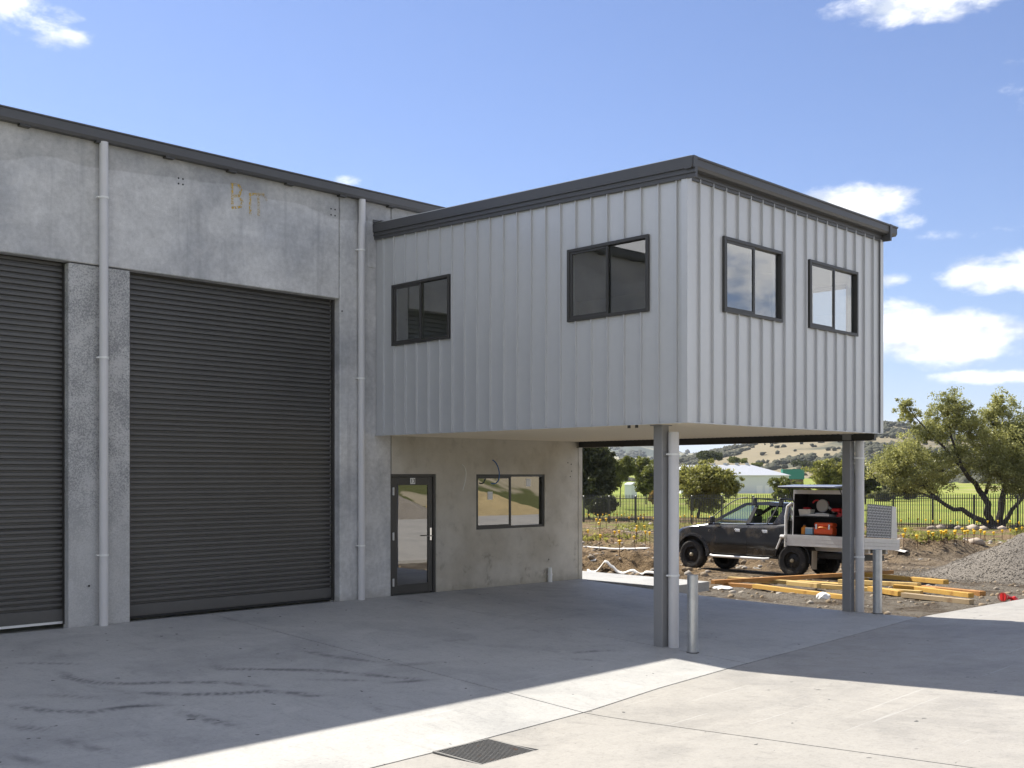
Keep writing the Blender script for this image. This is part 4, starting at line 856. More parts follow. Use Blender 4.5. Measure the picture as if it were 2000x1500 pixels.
obj('wall', MB().box(A0[0]-.8, A0[0]+.8, A0[1]-.8, A0[1]+.8, zb, zb+2.6), M_SHEDW, hs); obj('roof', MB().prism([(A0[0]-.95, zb+2.6), (A0[0]+.95, zb+2.6), (A0[0], zb+3.0)], A0[1]-.9, A0[1]+.9, 1), M_SHEDR, hs)

# ------------------------------------------------------------------ fence
dl, dr_ = 82., 61.; FA = CAM + dl*pxdir(1140, HZ); FB = CAM + dr_*pxdir(2000, HZ); fd = (FB-FA)[:2]; FL = np.linalg.norm(fd); fd = fd/FL; FA2 = FA[:2]-fd*7.2; nP = int((FL+7.2+7.2)/2.4)
fe = empty('palisade_fence', (float(FA2[0]), float(FA2[1]), float(hbase(*FA2))), 'black steel picket security fence between the dirt lot and the green paddock', 'fence'); fo = OFFS['palisade_fence']
M_FENCE = mat('black_fence_paint', (.02, .02, .022), .35); fang = atan2(fd[1], fd[0])
pk = MB().box(-.02, .02, -.0125, .0125, .06, 2.0).add([(-.02, -.0125, 2.0), (.02, -.0125, 2.0), (.02, .0125, 2.0), (-.02, .0125, 2.0), (0, 0, 2.12)], [(0, 1, 4), (1, 2, 4), (2, 3, 4), (3, 0, 4)]).mesh('picket'); pk.materials.append(M_FENCE)
ps = MB().box(-.05, .05, -.05, .05, -.5, 1.98).add([(-.045, -.045, 1.98), (.045, -.045, 1.98), (.045, .045, 1.98), (-.045, .045, 1.98), (0, 0, 2.03)], [(0, 1, 4), (1, 2, 4), (2, 3, 4), (3, 0, 4)]).mesh('post'); ps.materials.append(M_FENCE)
rl = MB().box(0, 2.32, -.022, .022, -.022, .022).mesh('rail'); rl.materials.append(M_FENCE)
spare = MB(); cnt = 0
for i in range(nP+1):
    s = i*2.4; p = FA2+fd*s; z = float(hdirt(*p)) if p[0] < 60 else float(hbase(*p)); z = float(hbase(*p)); q = FA2+fd*(s+2.4); z2 = float(hbase(*q)); tilt = atan2(z2-z, 2.4)
    inst('post', ps, fe, (p[0]-fo[0], p[1]-fo[1], z-fo[2]), (0, 0, fang))
    if i == nP: break
    for h in (.22, 1.80): inst('rail', rl, fe, (p[0]+fd[0]*.04-fo[0], p[1]+fd[1]*.04-fo[1], z+h-fo[2]), (0, -tilt, fang))
    for kx in range(17):
        t = .135+kx*.133; zz = z+(z2-z)*t/2.4; x, y = p+fd*t
        if cnt < 292: inst('picket', pk, fe, (x-fo[0]-.018*fd[1]*0, y-fo[1], zz-fo[2]), (0, 0, fang)); cnt += 1
        else: spare.box(x-.0125, x+.0125, y-.0125, y+.0125, zz+.06, zz+2.08)
if spare.v: obj('pickets', spare, M_FENCE, fe, kind='stuff')

# ------------------------------------------------------------------ stakes with yellow caps
rod = MB().tube([(0, 0, -.3), (0, 0, .98)], .011, 6).mesh('rod'); rod.materials.append(M_RUST)
cap = MB().lathe([(0.022, .90), (.030, .92), (.030, .96), (.055, .985), (.055, 1.015), (.035, 1.03), (0, 1.032)], (0, 0, 0), 2, 10).mesh('cap'); cap.materials.append(M_YEL); smooth(cap)
stk = [(a, b, 18) for a, b in [(1147, 1036), (1168, 1045), (1195, 1038), (1211, 1037), (1244, 1034), (1262, 1038), (1270, 1040), (1243, 1048), (1211, 1061), (1262, 1027), (1243, 1027), (1290, 1040), (1162, 1014), (1175, 1015), (1185, 1013), (1174, 1021), (1203, 1015), (1228, 1010), (1248, 1012), (1258, 1011), (1273, 1011)]]
stk += [(1145+7.5*i, 1004+1.5*sin(i*2.3), 15) for i in range(17)] + [(1322+8*i, 1007+2*sin(i*1.7), 15) for i in range(9)]
stk += [(a, b, 15) for a, b in [(1749, 1040), (1766, 1042), (1750, 1053), (1766, 1053), (1795, 1055), (1814, 1047), (1828, 1050), (1835, 1046), (1844, 1048), (1855, 1045), (1862, 1047), (1872, 1045), (1884, 1046), (1889, 1045), (1900, 1046), (1905, 1036), (1882, 1041), (1915, 1043), (1921, 1043), (1926, 1041), (1943, 1043), (1957, 1038), (1973, 1036), (1986, 1034), (1996, 1031)]]
stk += [(a, b, 16) for a, b in [(1761, 1016), (1776, 1012), (1792, 1013), (1807, 1015), (1821, 1017), (1839, 1016), (1857, 1017), (1871, 1020), (1890, 1017), (1907, 1019), (1927, 1018), (1949, 1017), (1970, 1017), (1988, 1020)]]
for i, (a, b, hp) in enumerate(stk):
    # the foot is where a one metre stake of that picture height meets the ground
    p = hit(a, b+hp*1.15+ (6 if b > 1030 and a < 1300 else 0), hdirt, 20, 120); uu = (p-CAM)@FW; h = min(1.25, max(.45, (p[1]*0 + (CAM[2]-p[2]) - (b-HZ)*uu/FPX)))
    lab = 'thin rusty stake with a yellow cap in the churned soil left of the ute' if a < 1320 else ('thin rusty stake with a yellow cap in the ground beyond the gravel heap' if a > 1700 else 'thin rusty stake with a yellow cap standing behind the ute')
    s_ = empty('capped_stake', (p[0], p[1], p[2]), lab, 'stake', 'yellow capped stakes in the ground'); q = RNG.normal(size=2)*.05
    a1 = inst('rod', rod, s_, (0, 0, h-1.0), (q[0], q[1], 0)); a2 = inst('cap', cap, s_, (0, 0, h-1.0), (q[0], q[1], 0))

# ------------------------------------------------------------------ timber pile
M_TIMB = [mat('yellow_timber_%s' % n_, c, .75, 0, [(3, .15, 4), (30, .12, 4)], ((c[0]*.65, c[1]*.55, c[2]*.5), 4, .55, .75), coord='obj') for n_, c in (('pale', (.52, .36, .13)), ('gold', (.50, .29, .055)), ('orange', (.40, .19, .05)), ('grey', (.36, .27, .16)))]
planks = [((1424, 1136), (1660, 1148), 0, 0), ((1489, 1134), (1700, 1150), .0, 1), ((1474, 1151), (1655, 1170), 0, 1), ((1606, 1126), (1692, 1137), .0, 1), ((1415, 1146), (1500, 1152), 0, 2), ((1600, 1150), (1800, 1163), .0, 0), ((1690, 1136), (1848, 1150), .10, 1), ((1640, 1150), (1796, 1158), .10, 0),
          ((1392, 1146), (1742, 1131), .10, 2), ((1800, 1152), (1920, 1164), .0, 2), ((1764, 1168), (1898, 1181), .0, 3), ((1790, 1160), (1897, 1173), .05, 1), ((1700, 1158), (1760, 1166), .0, 1), ((1540, 1148), (1600, 1155), .05, 0), ((1745, 1156), (1828, 1162), .05, 1)]
descr = ['long pale plank at the back left of the timber pile', 'golden plank running under the crossing beam', 'golden plank lying nearest the slab edge at the left of the pile', 'short golden plank poking out behind the rear post', 'short orange offcut under the left end of the pile', 'pale plank through the middle of the timber pile', 'golden plank on top behind the rear bollard', 'pale plank on top, ending beside the rear bollard',
         'long orange beam lying slantwise across the top of the pile', 'orange plank with its dark end farthest towards the gravel heap', 'weathered grey plank along the front right of the pile', 'golden plank resting on the weathered grey one', 'short golden plank between the post and bollard', 'short pale offcut in the middle of the pile', 'short golden plank low at the right of the bollard']
for i, ((a, b), (c, d), lift, mi) in enumerate(planks):
    p = hit(a, b, hdirt); q = hit(c, d, hdirt); p = p[:2]; q = q[:2]; L = np.linalg.norm(q-p); mid = (p+q)/2; zz = [float(hdirt(*(p+(q-p)*t))) for t in (.1, .5, .9)]
    wd, ht = (.12, .09) if i % 3 else (.15, .10); me = MB().box(-L/2, L/2, -wd/2, wd/2, 0, ht).mesh('plank'); bevel(me, .004)
    o = obj('plank', me, M_TIMB[mi], label=descr[i], cat='plank', group='planks in the timber pile'); o.location = (mid[0], mid[1], max(np.mean(zz), min(zz)+.02)+.01+lift); o.rotation_euler = (0, -atan2(zz[2]-zz[0], L*.8)*.7, atan2((q-p)[1], (q-p)[0]))

# ------------------------------------------------------------------ litter
def crumple(name, p, r, material, label, cat, seed, flat=.6):
    b = bmesh.new(); bmesh.ops.create_icosphere(b, subdivisions=3, radius=1); rg = random.Random(seed)
    for v in b.verts:
        n_ = 1+.45*float(fbm(np.array(v.co.x*2.2+seed), np.array(v.co.y*2.2+v.co.z*1.7), seed, 3)); v.co = v.co*n_*r; v.co.z *= flat
        if v.co.z < -.1*r: v.co.z = -.1*r
    me = bpy.data.meshes.new(name); b.to_mesh(me); b.free(); o = obj(name, me, material, label=label, cat=cat); o.location = (p[0], p[1], p[2]+.08*r); return o
crumple('plastic_bag', hit(1608, 1169, hdirt), .14, M_WHITE, 'crumpled white plastic bag lying before the timber pile', 'bag', 5, .8)
crumple('rag', hit(1850, 1122, hdirt), .16, mat('blue_rag', (.08, .14, .32), .8), 'blue rag lying on the gravel toe', 'rag', 8, .3)
crumple('plastic_scrap', hit(1412, 1150, hdirt), .22, M_WHITE, 'white plastic scrap under the left end of the timber pile', 'scrap', 9, .2)
# membrane strip, humped, along the path edge
def hsm(x, y):
    k = np.linspace(-.8, .8, 7); A, Bq = np.meshgrid(k, k); return float(np.mean(hdirt(x+A, y+Bq)))
def strip(name, pts, wd, material, label, cat):
    n = len(pts); P = np.array(pts); mbs = MB(); o = []
    for i in range(n):
        d = P[min(i+1, n-1)]-P[max(i-1, 0)]; nn_ = np.array([-d[1], d[0], 0]); nn_ /= np.linalg.norm(nn_)
        for s in (-.5, -.17, .17, .5): o.append(tuple(P[i]+nn_*wd*s+np.array([0, 0, .05*(1-4*s*s)+.02*float(fbm(np.array(i*.7), np.array(s*3.), 4, 2))])))
    f = [(i*4+k, i*4+k+1, i*4+k+5, i*4+k+4) for i in range(n-1) for k in range(3)]; mbs.add(o, f); me = mbs.mesh(name); m_ = me
    ob = obj(name, me, material, label=label, cat=cat, sm=True); md = ob.modifiers.new('thick', 'SOLIDIFY'); md.thickness = .008; return ob
m0 = hit(1148, 1116, hdirt); m1 = hit(1290, 1124, hdirt); pts = []
for t in np.linspace(0, 1, 26):
    q = m0+(m1-m0)*t; hz = .17*math.exp(-((t-.27)/.12)**2)+.10*math.exp(-((t-.62)/.06)**2)+.04; pts.append((q[0], q[1], max(hsm(q[0], q[1]), float(hdirt(q[0], q[1]))-.03)+hz))
strip('membrane_strip', pts, .30, M_SHEET, 'pale strip of building membrane humped along the path edge', 'membrane')
for i, (a, b, c, d) in enumerate([(1140, 1066, 1270, 1069), (1140, 1088, 1165, 1093), (1745, 1082, 1772, 1081)]):
    p = hit(a, b, hdirt); q = hit(c, d, hdirt); pts = [(p[0]+(q[0]-p[0])*t, p[1]+(q[1]-p[1])*t, hsm(p[0]+(q[0]-p[0])*t, p[1]+(q[1]-p[1])*t)+.05) for t in np.linspace(0, 1, 14)]
    strip('membrane_strip', pts, .28, M_SHEET, ['long pale membrane strip across the churned soil by the wall end', 'short pale membrane scrap near the wall end', 'short white strip behind the ute tail'][i], 'membrane')
p = hit(1320, 1130, hdirt); pb = empty('pipe_offcut', (p[0], p[1], p[2]), 'short white pipe offcut with a dark open end by the front downpipe', 'pipe'); obj('tube', MB().tube([(p[0]-.22, p[1]+.2, p[2]+.07), (p[0], p[1], p[2]+.07)], .07, 14, False), M_WHITE, pb, sm=True); obj('bore', MB().tube([(p[0]-.02, p[1]+.02, p[2]+.07), (p[0]+.0, p[1]-.0, p[2]+.07)], .062, 14), M_BLACK, pb)
p = hit(1968, 1174, hdirt); rc = empty('red_funnel', (p[0], p[1], p[2]), 'red funnel shaped plastic piece lying at the slab edge by the gravel heap', 'funnel')
obj('cone', MB().tube([(p[0]-.10, p[1]+.05, p[2]+.08), (p[0]-.06, p[1]+.03, p[2]+.08), (p[0]+.03, p[1]-.02, p[2]+.06), (p[0]+.12, p[1]-.06, p[2]+.04)], [.08, .07, .03, .026], 16), M_RED, rc, sm=True)
obj('rim', MB().lathe([(.072, -.006), (.09, -.006), (.09, .006), (.072, .006)], (0, 0, 0), 0, 18), mat('pale_red_rim', (.7, .25, .18), .5), rc, local=True).location = (-.105, .05, .08)
obj('foot', MB().hexa([(p[0]+.03, p[1]-.16, p[2]-.02), (p[0]+.18, p[1]-.18, p[2]-.02), (p[0]+.2, p[1]-.06, p[2]-.02), (p[0]+.06, p[1]-.01, p[2]-.02), (p[0]+.05, p[1]-.1, p[2]+.08), (p[0]+.09, p[1]-.11, p[2]+.09), (p[0]+.1, p[1]-.07, p[2]+.09), (p[0]+.07, p[1]-.06, p[2]+.08)]), M_RED, rc)

# ------------------------------------------------------------------ the ute (local axes: y forward, x to its right; near side is -x)
ut = bpy.data.objects.new('utility_vehicle', None); COL.objects.link(ut); ut.location = (14.42, .08, -.59); ut.scale = (1.03,)*3; ut.rotation_euler = (0, radians(3.6), 0); OFFS['utility_vehicle'] = (0, 0, 0)
tag(ut, 'black dual cab utility truck with aluminium tray and open black toolbox', 'truck')
HWD = .89; YFW, YRW, RW_ = 3.08, 0., .385
def Wd(y, z):   # half width of the body at a place
    t = np.clip((z-.45)/.85, 0, 1); w = HWD*(1-.045*(2*t-1)**2*(1+.5*(t > .5))); f = np.clip((y-2.9)/.95, 0, 1); return w*(1-.20*f**2.2)
def zlow(y):
    z = np.where(y > 3.45, .48+.25*np.clip((y-3.45)/.4, 0, 1)*0, .46); z = np.full_like(y, .46); r = .50
    for yc in (YFW, YRW):
        d = np.abs(y-yc); z = np.where(d < r, np.maximum(z, .40+np.sqrt(np.maximum(r*r-d*d, 0))), z)
    return z
BELT = [(.18, 1.32), (.5, 1.31), (1.2, 1.275), (2.2, 1.255), (2.5, 1.25), (2.75, 1.225), (3.2, 1.165), (3.5, 1.10), (3.68, 1.02), (3.78, .9)]
ycol = np.concatenate([np.linspace(.18, 3.78, 150)]); zl = zlow(ycol); zt_ = ip(ycol, BELT); rows = 14
for sgn in (-1, 1):
    t = np.linspace(0, 1, rows)[:, None]; Zg = zl[None]*(1-t)+zt_[None]*t; Yg = np.tile(ycol, (rows, 1)); Xg = sgn*Wd(Yg, Zg)
    Xg = Xg - sgn*.045*np.clip((t-.9)/.1, 0, 1)
    me = grid_mesh('side_panel', Xg, Yg, Zg); bm = bmesh.new(); bm.from_mesh(me); r = bmesh.ops.extrude_edge_only(bm, edges=[e for e in bm.edges if e.is_boundary and all(v.co.z < ip(v.co.y, BELT)-.1 for v in e.verts)])
    for v in [g_ for g_ in r['geom'] if isinstance(g_, bmesh.types.BMVert)]: v.co.x -= sgn*.09
    bm.to_mesh(me); bm.free(); smooth(me, 50); obj('side_panel', me, M_CAR, ut, local=True)
# bonnet, front, cowl
yb = np.linspace(2.35, 3.78, 24); s = np.linspace(-1, 1, 17)[:, None]; zb_ = ip(yb, BELT); Xb = s*(Wd(yb, zb_)-.045)[None]; Zb = zb_[None]+.055*(1-np.abs(s)**2.6)*np.clip((3.9-yb)/.6, .3, 1)[None]; me = grid_mesh('bonnet', Xb, np.tile(yb, (17, 1)), Zb); obj('bonnet', me, M_CAR, ut, local=True)
yf = np.linspace(0, 1, 9); s = np.linspace(-1, 1, 17)[:, None]; Xf = s*np.interp(yf, [0, .3, 1], [.655, .69, .69])[None]; Zf = np.tile(np.interp(yf, [0, 1], [.93, .5]), (17, 1)); Yf = 3.78+.09*np.sin(pi*np.clip(yf, 0, 1))[None]*(1-.6*s**2)+0*s; me = grid_mesh('grille', Xf, Yf, Zf); obj('grille', me, M_BLACK, ut, local=True)
obj('bumper', MB().prism([(-.80, 3.42), (-.80, 3.76), (-.60, 3.97), (.60, 3.97), (.80, 3.76), (.80, 3.42), (.70, 3.42), (.70, 3.7), (-.70, 3.7), (-.70, 3.42)], .50, .80, 2), M_BLACK, ut, bev=.03, local=True)
for sg in (-1, 1):
    obj('headlight', MB().hexa([(sg*.60, 3.80, .86), (sg*.80, 3.52, .88), (sg*.78, 3.5, .9), (sg*.58, 3.76, .9), (sg*.58, 3.74, 1.03), (sg*.80, 3.44, 1.10), (sg*.77, 3.42, 1.1), (sg*.55, 3.7, 1.04)]), M_SILVER, ut, local=True, bev=.01)
    obj('indicator', MB().lathe([(0, .014), (.028, .008), (.032, 0)], (0, 0, 0), 0, 12), mat('clear_lens', (.8, .72, .6), .2), ut, local=True).location = (sg*(.885), 2.52, 1.05)
    # flares, sills, steps
    for yc in (YFW,):
        a = np.linspace(-.06, pi+.06, 22); mbf = MB(); ring = []
        for q in a:
            for (rr_, xx) in ((.485, .90), (.50, .925), (.56, .915), (.575, .875)): ring.append((sg*xx*(1 if cos(q) < .2 else 1-.08*max(0, cos(q))), yc+rr_*cos(q), .40+rr_*sin(q)))
        mbf.add(ring, [(i*4+j, i*4+j+1, i*4+j+5, i*4+j+4) for i in range(len(a)-1) for j in range(3)]); obj('wheel_flare', mbf, M_CAR, ut, sm=True, local=True)
    obj('side_step', MB().tube([(sg*.93, 2.42, .40), (sg*.97, 2.3, .385), (sg*.97, .75, .385), (sg*.93, .62, .40)], .035, 10), M_SILVER, ut, sm=True, local=True)
obj('chassis', MB().box(-.78, .78, .2, 2.5, .40, .7).box(-.62, .62, -1.7, 3.6, .48, .62).box(-.70, .70, 2.5, 3.6, .55, 1.0).tube([(-.7, 0, .385), (.7, 0, .385)], .07, 10).tube([(-.7, YFW, .385), (.7, YFW, .385)], .05, 10), M_BLACK, ut, local=True)
obj('cab_floor', B(-.8, .8, .25, 2.5, .7, .78), M_BLACK, ut, local=True)
# cabin: rails, pillars, roof, glass
TUM = .30
def cx_(z): return HWD-.06-TUM*(z-1.27)
def strut(name, pts, material=M_CAR, th=.045):
    """pts: side-view polygon (y, z); mirrored on both flanks"""
    for sg in (-1, 1):
        n = len(pts); mbp = MB(); mbp.add([(sg*(cx_(z)+.0), y, z) for y, z in pts]+[(sg*(cx_(z)-th), y, z) for y, z in pts], [tuple(range(n)), tuple(range(2*n-1, n-1, -1))]+[(i, n+i, n+(i+1) % n, (i+1) % n) for i in range(n)]); obj(name, mbp, material, ut, local=True)
strut('a_pillar', [(2.62, 1.235), (2.48, 1.25), (1.52, 1.76), (1.50, 1.83), (1.62, 1.80)])
strut('roof_rail', [(1.52, 1.76), (1.50, 1.83), (.9, 1.855), (.30, 1.825), (.34, 1.75), (.9, 1.775)])
strut('b_pillar', [(1.43, 1.27), (1.30, 1.27), (1.16, 1.765), (1.24, 1.767)], M_BLACK)
strut('c_pillar', [(.62, 1.29), (.18, 1.31), (.20, 1.7), (.30, 1.825), (.42, 1.75), (.44, 1.6)])
strut('quarter_bar', [(.80, 1.285), (.76, 1.285), (.56, 1.75), (.60, 1.75)], M_BLACK)
strut('belt_trim', [(2.45, 1.252), (2.45, 1.272), (1.3, 1.292), (.62, 1.312), (.62, 1.29), (1.3, 1.272)], M_CHROME, .02)
for nm_, pts in (('window', [(2.42, 1.27), (1.44, 1.285), (1.26, 1.765), (1.53, 1.755)]), ('window', [(1.29, 1.285), (.62, 1.30), (.44, 1.6), (.43, 1.75), (1.16, 1.765)])):
    for sg in (-1, 1):
        mbp = MB(); mbp.add([(sg*(cx_(z)-.02), y, z) for y, z in pts]+[(sg*(cx_(z)-.025), y, z) for y, z in pts], [tuple(range(len(pts))), tuple(range(2*len(pts)-1, len(pts)-1, -1))]); obj('window', mbp, M_CGLASS, ut, local=True)
yr = np.linspace(.22, 1.58, 12); s = np.linspace(-1, 1, 13)[:, None]; zr_ = np.interp(yr, [.22, .35, .9, 1.45, 1.58], [1.79, 1.835, 1.865, 1.835, 1.79]); Xr = s*(cx_(zr_)-.005)[None]; me = grid_mesh('roof', Xr, np.tile(yr, (13, 1)), zr_[None]+.03*(1-s**2)-.0*s); obj('roof', me, M_CAR, ut, local=True)
def pane4(name, a, b, c, d, material): obj(name, MB().add([a, b, c, d], [(0, 1, 2, 3)]), material, ut, local=True)
pane4('windscreen', (-.74, 2.52, 1.25), (.74, 2.52, 1.25), (.64, 1.57, 1.80), (-.64, 1.57, 1.80), M_CGLASS)
pane4('rear_window', (-.66, .2, 1.38), (.66, .2, 1.38), (.60, .26, 1.76), (-.60, .26, 1.76), M_CGLASS); obj('cab_back', B(-.83, .83, .16, .20, .75, 1.38), M_CAR, ut, local=True)
M_SEAT = mat('seat_cloth', (.13, .125, .115), .9)
for (x, y) in ((-.38, 1.62), (.38, 1.62), (-.38, .68), (.38, .68)):
    so = obj('seat', MB().hexa([(x-.24, y-.16, .8), (x+.24, y-.16, .8), (x+.24, y+.36, .8), (x-.24, y+.36, .8), (x-.23, y-.2, 1.05), (x+.23, y-.2, 1.05), (x+.23, y+.36, 1.0), (x-.23, y+.36, 1.0)]).hexa([(x-.23, y-.2, 1.0), (x+.23, y-.2, 1.0), (x+.23, y-.06, 1.0), (x-.23, y-.06, 1.0), (x-.2, y-.32, 1.5), (x+.2, y-.32, 1.5), (x+.2, y-.22, 1.5), (x-.2, y-.22, 1.5)]), M_SEAT, ut, bev=.03, local=True)
    obj('headrest', B(x-.13, x+.13, y-.36, y-.26, 1.52, 1.68), M_SEAT, so, bev=.03, local=True)
obj('dashboard', B(-.7, .7, 2.1, 2.45, .95, 1.2), M_BLACK, ut, bev=.05, local=True); 
swm = MB().tube([(.36+.18*cos(t), 1.98+.06*sin(t), 1.17+.17*sin(t)) for t in np.linspace(0, 2*pi, 20)], .014, 6, False); obj('steering_wheel', swm, M_BLACK, ut, local=True)
for sg in (-1, 1):
    mo = obj('mirror', MB().hexa([(sg*.86, 2.36, 1.27), (sg*1.06, 2.32, 1.27), (sg*1.06, 2.42, 1.28), (sg*.86, 2.46, 1.28), (sg*.88, 2.36, 1.43), (sg*1.06, 2.32, 1.44), (sg*1.05, 2.40, 1.44), (sg*.88, 2.44, 1.43)]), M_BLACK, ut, bev=.02, local=True)
    for y0_ in (1.55, .72): obj('door_handle', MB().box(sg*.895-.012, sg*.895+.012, y0_, y0_+.17, 1.09, 1.125).box(sg*.88-.005, sg*.88+.01, y0_+.01, y0_+.16, 1.05, 1.09), M_CHROME, ut, bev=.005, local=True)
    for yl in (2.36, 1.33, .42):   # shut lines
        zz_ = np.linspace(.5, 1.25, 10); m_ = MB()
        for z_a, z_b in zip(zz_[:-1], zz_[1:]):
            yo = lambda z: yl - (.10*np.clip((.75-z)/.3, 0, 1)*(yl < 1)*-1.6)
            m_.add([(sg*(float(Wd(np.array(yl), np.array(z)))+.0015), yo(z)+dy_, z) for z in (z_a, z_b) for dy_ in (-.004, .004)], [(0, 1, 3, 2)])
        obj('shut_line', m_, M_DARK, ut, local=True)
# roof bars
for y in (1.28, .50):
    rb = obj('roof_bar', MB().box(-.72, .72, y-.035, y+.035, 1.93, 1.965), M_BLACK, ut, bev=.012, local=True)
    for sg in (-1, 1): obj('bar_foot', MB().hexa([(sg*.62, y-.06, 1.80), (sg*.70, y-.06, 1.78), (sg*.70, y+.06, 1.78), (sg*.62, y+.06, 1.80), (sg*.58, y-.04, 1.93), (sg*.68, y-.04, 1.93), (sg*.68, y+.04, 1.93), (sg*.58, y+.04, 1.93)]), M_BLACK, rb, bev=.01, local=True)
obj('aerial', MB().tube(arc([(-.55, 3.0, 1.16), (-.62, 2.65, 1.35), (-.66, 2.2, 1.75), (-.68, 1.85, 1.98), (-.68, 1.5, 1.96)], 16), .014, 6), M_BLACK, ut, local=True)
# wheels
def tyre_mesh():
    pr = [(.24, -.12), (.30, -.135), (.355, -.13), (.38, -.105), (.385, -.06), (.385, .06), (.38, .105), (.355, .13), (.30, .135), (.24, .12)]; mbt = MB().lathe(pr, (0, 0, 0), 0, 40)
    # tread lugs
    mb2 = mbt
    for k_ in range(30):
        a = 2*pi*k_/30
        for sx in (-1, 1):
            a2 = a+(.1 if sx > 0 else 0); c, s_ = cos(a2), sin(a2); t = (-s_, c)
            mb2.hexa([(sx*q[0], c*q[1]+t[0]*q[2], s_*q[1]+t[1]*q[2]) for q in ((.03, .383, -.025), (.11, .376, -.025), (.11, .376, .025), (.03, .383, .025), (.03, .396, -.022), (.112, .389, -.022), (.112, .389, .022), (.03, .396, .022))])
    me = mb2.mesh('tyre'); smooth(me, 35); me.materials.append(M_RUBBER); return me
TY = tyre_mesh()
rimm = MB().lathe([(.245, -.12), (.225, -.125), (.215, -.10), (.205, -.05), (.19, -.045), (.12, -.075), (.075, -.085), (.07, -.055), (.0, -.055)], (0, 0, 0), 0, 32).mesh('rim'); smooth(rimm, 40); rimm.materials.append(mat('black_steel_rim', (.018, .017, .016), .45, .2, [(12, .3, 4)], ((.10, .085, .065), 8, .55, .75), coord='obj'))
hubm = MB().lathe([(.05, -.085), (.048, -.125), (.03, -.14), (0, -.142)], (0, 0, 0), 0, 16).mesh('hub_cap'); hubm.materials.append(mat('tan_hub', (.42, .36, .24), .5)); smooth(hubm)
holes = MB()
for k_ in range(8):
    a = 2*pi*k_/8; holes.lathe([(0, -.0745), (.02, -.0745), (.02, -.06)], (0, .150*cos(a), .150*sin(a)), 0, 10)
holm = holes.mesh('rim_hole'); holm.materials.append(M_DARK)
for (x, y) in ((-.77, YFW), (.77, YFW), (-.77, YRW), (.77, YRW)):
    we = bpy.data.objects.new('wheel', TY); COL.objects.link(we); we.parent = ut; we.location = (x, y, .385)
    if x > 0: we.rotation_euler = (0, 0, pi)
    for nm_, m_ in (('rim', rimm), ('hub_cap', hubm), ('rim_hole', holm)): inst(nm_, m_, we, (0, 0, 0))
for yc in (YFW, YRW):   # inner arches
    a = np.linspace(0, pi, 14); ring = [(xx, yc+.515*cos(q), .42+.515*sin(q)) for q in a for xx in (-.80, -.45)]; obj('wheel_arch_liner', MB().add(ring, [(i*2, i*2+1, i*2+3, i*2+2) for i in range(13)]), M_BLACK, ut, local=True)
for sg in (-1, 1):
    obj('mud_flap', B(sg*.75-.12, sg*.75+.12, -.56, -.545, .20, .66), M_MUD, ut, local=True, bev=.003)
    obj('guard', MB().prism([(.50*cos(q), .40+.50*sin(q)) for q in np.linspace(.2, pi+.1, 16)]+[(.48*cos(q), .40+.48*sin(q)) for q in np.linspace(pi+.1, .2, 16)], sg*.63, sg*.89, 0), M_BLACK, ut, local=True)
# tray
tr_ = obj('tray', MB().box(-.88, .88, -1.90, .12, .93, 1.0).box(-.5, -.4, -1.85, 2.0, .66, .93).box(.4, .5, -1.85, 2.0, .66, .93), M_SILVER, ut, local=True)
for sg in (-1, 1):
    m_ = MB()
    for (z0_, z1_, d) in ((.765, .838, .03), (.852, .92, .03), (.936, 1.035, .03)): m_.box(min(sg*.90, sg*(.90+d)), max(sg*.90, sg*(.90+d)), -1.92, .14, z0_, z1_)
    m_.box(min(sg*.895, sg*.918), max(sg*.895, sg*.918), -1.918, .138, .76, 1.04); obj('drop_side', m_, M_SILVER, tr_, local=True)
m_ = MB()
for (z0_, z1_) in ((.765, .845), (.85, .925), (.93, 1.035)): m_.box(-.92, .92, -1.96, -1.925, z0_, z1_)
obj('tailgate', m_, M_SILVER, tr_, local=True)
hb = MB()
for x in (-.86, .86): hb.tube([(x, .20, .72), (x, .22, 1.5), (x, .18, 1.75), (x, .06, 1.84)], .04, 8)
for x in np.linspace(-.7, .7, 6): hb.tube([(x, .17, 1.0), (x, .17, 1.78)], .015, 6)
hb.tube([(-.86, .1, 1.82), (.86, .1, 1.82)], .035, 8); obj('headboard', hb, M_SILVER, tr_, sm=True, local=True)
obj('hook_rail', MB().tube([(-.95, .30, .98), (-.95, .18, .98)], .05, 8).tube([(-.93, .30, .95), (-.93, .42, .66)], .025, 8), M_SILVER, tr_, local=True)
# toolbox on the near side
bx0, bx1, by0, by1, bz0, bz1 = -.90, -.22, -1.50, .0, 1.04, 2.17
tb = obj('toolbox', MB().box(bx1-.02, bx1, by0, by1, bz0, bz1).box(bx0, bx1-.021, by1-.02, by1, bz0, bz1).box(bx0, bx1-.021, by0, by0+.02, bz0, bz1).box(bx0, bx1-.021, by0+.021, by1-.021, bz0, bz0+.02).box(bx0, bx1-.021, by0+.021, by1-.021, bz1-.02, bz1), M_BLACK, ut, local=True)
obj('frame', MB().box(bx0-.012, bx0-.001, by0, by0+.03, bz0, bz1).box(bx0-.012, bx0-.001, by1-.03, by1, bz0, bz1).box(bx0-.012, bx0-.001, by0+.031, by1-.031, bz1-.10, bz1), M_SILVER, tb, local=True)
obj('shelf', B(bx0+.02, bx1-.025, by0+.022, by1-.022, 1.50, 1.52), M_BLACK, tb, local=True)
obj('lid', MB().hexa([(bx0-.72, by0-.02, 2.19), (bx0+.02, by0-.02, 2.27), (bx0+.02, by1+.02, 2.27), (bx0-.72, by1+.02, 2.19), (bx0-.72, by0-.02, 2.225), (bx0+.02, by0-.02, 2.305), (bx0+.02, by1+.02, 2.305), (bx0-.72, by1+.02, 2.225)]), mat('blue_grey_lid', (.17, .18, .22), .3, .3), tb, local=True, bev=.006)
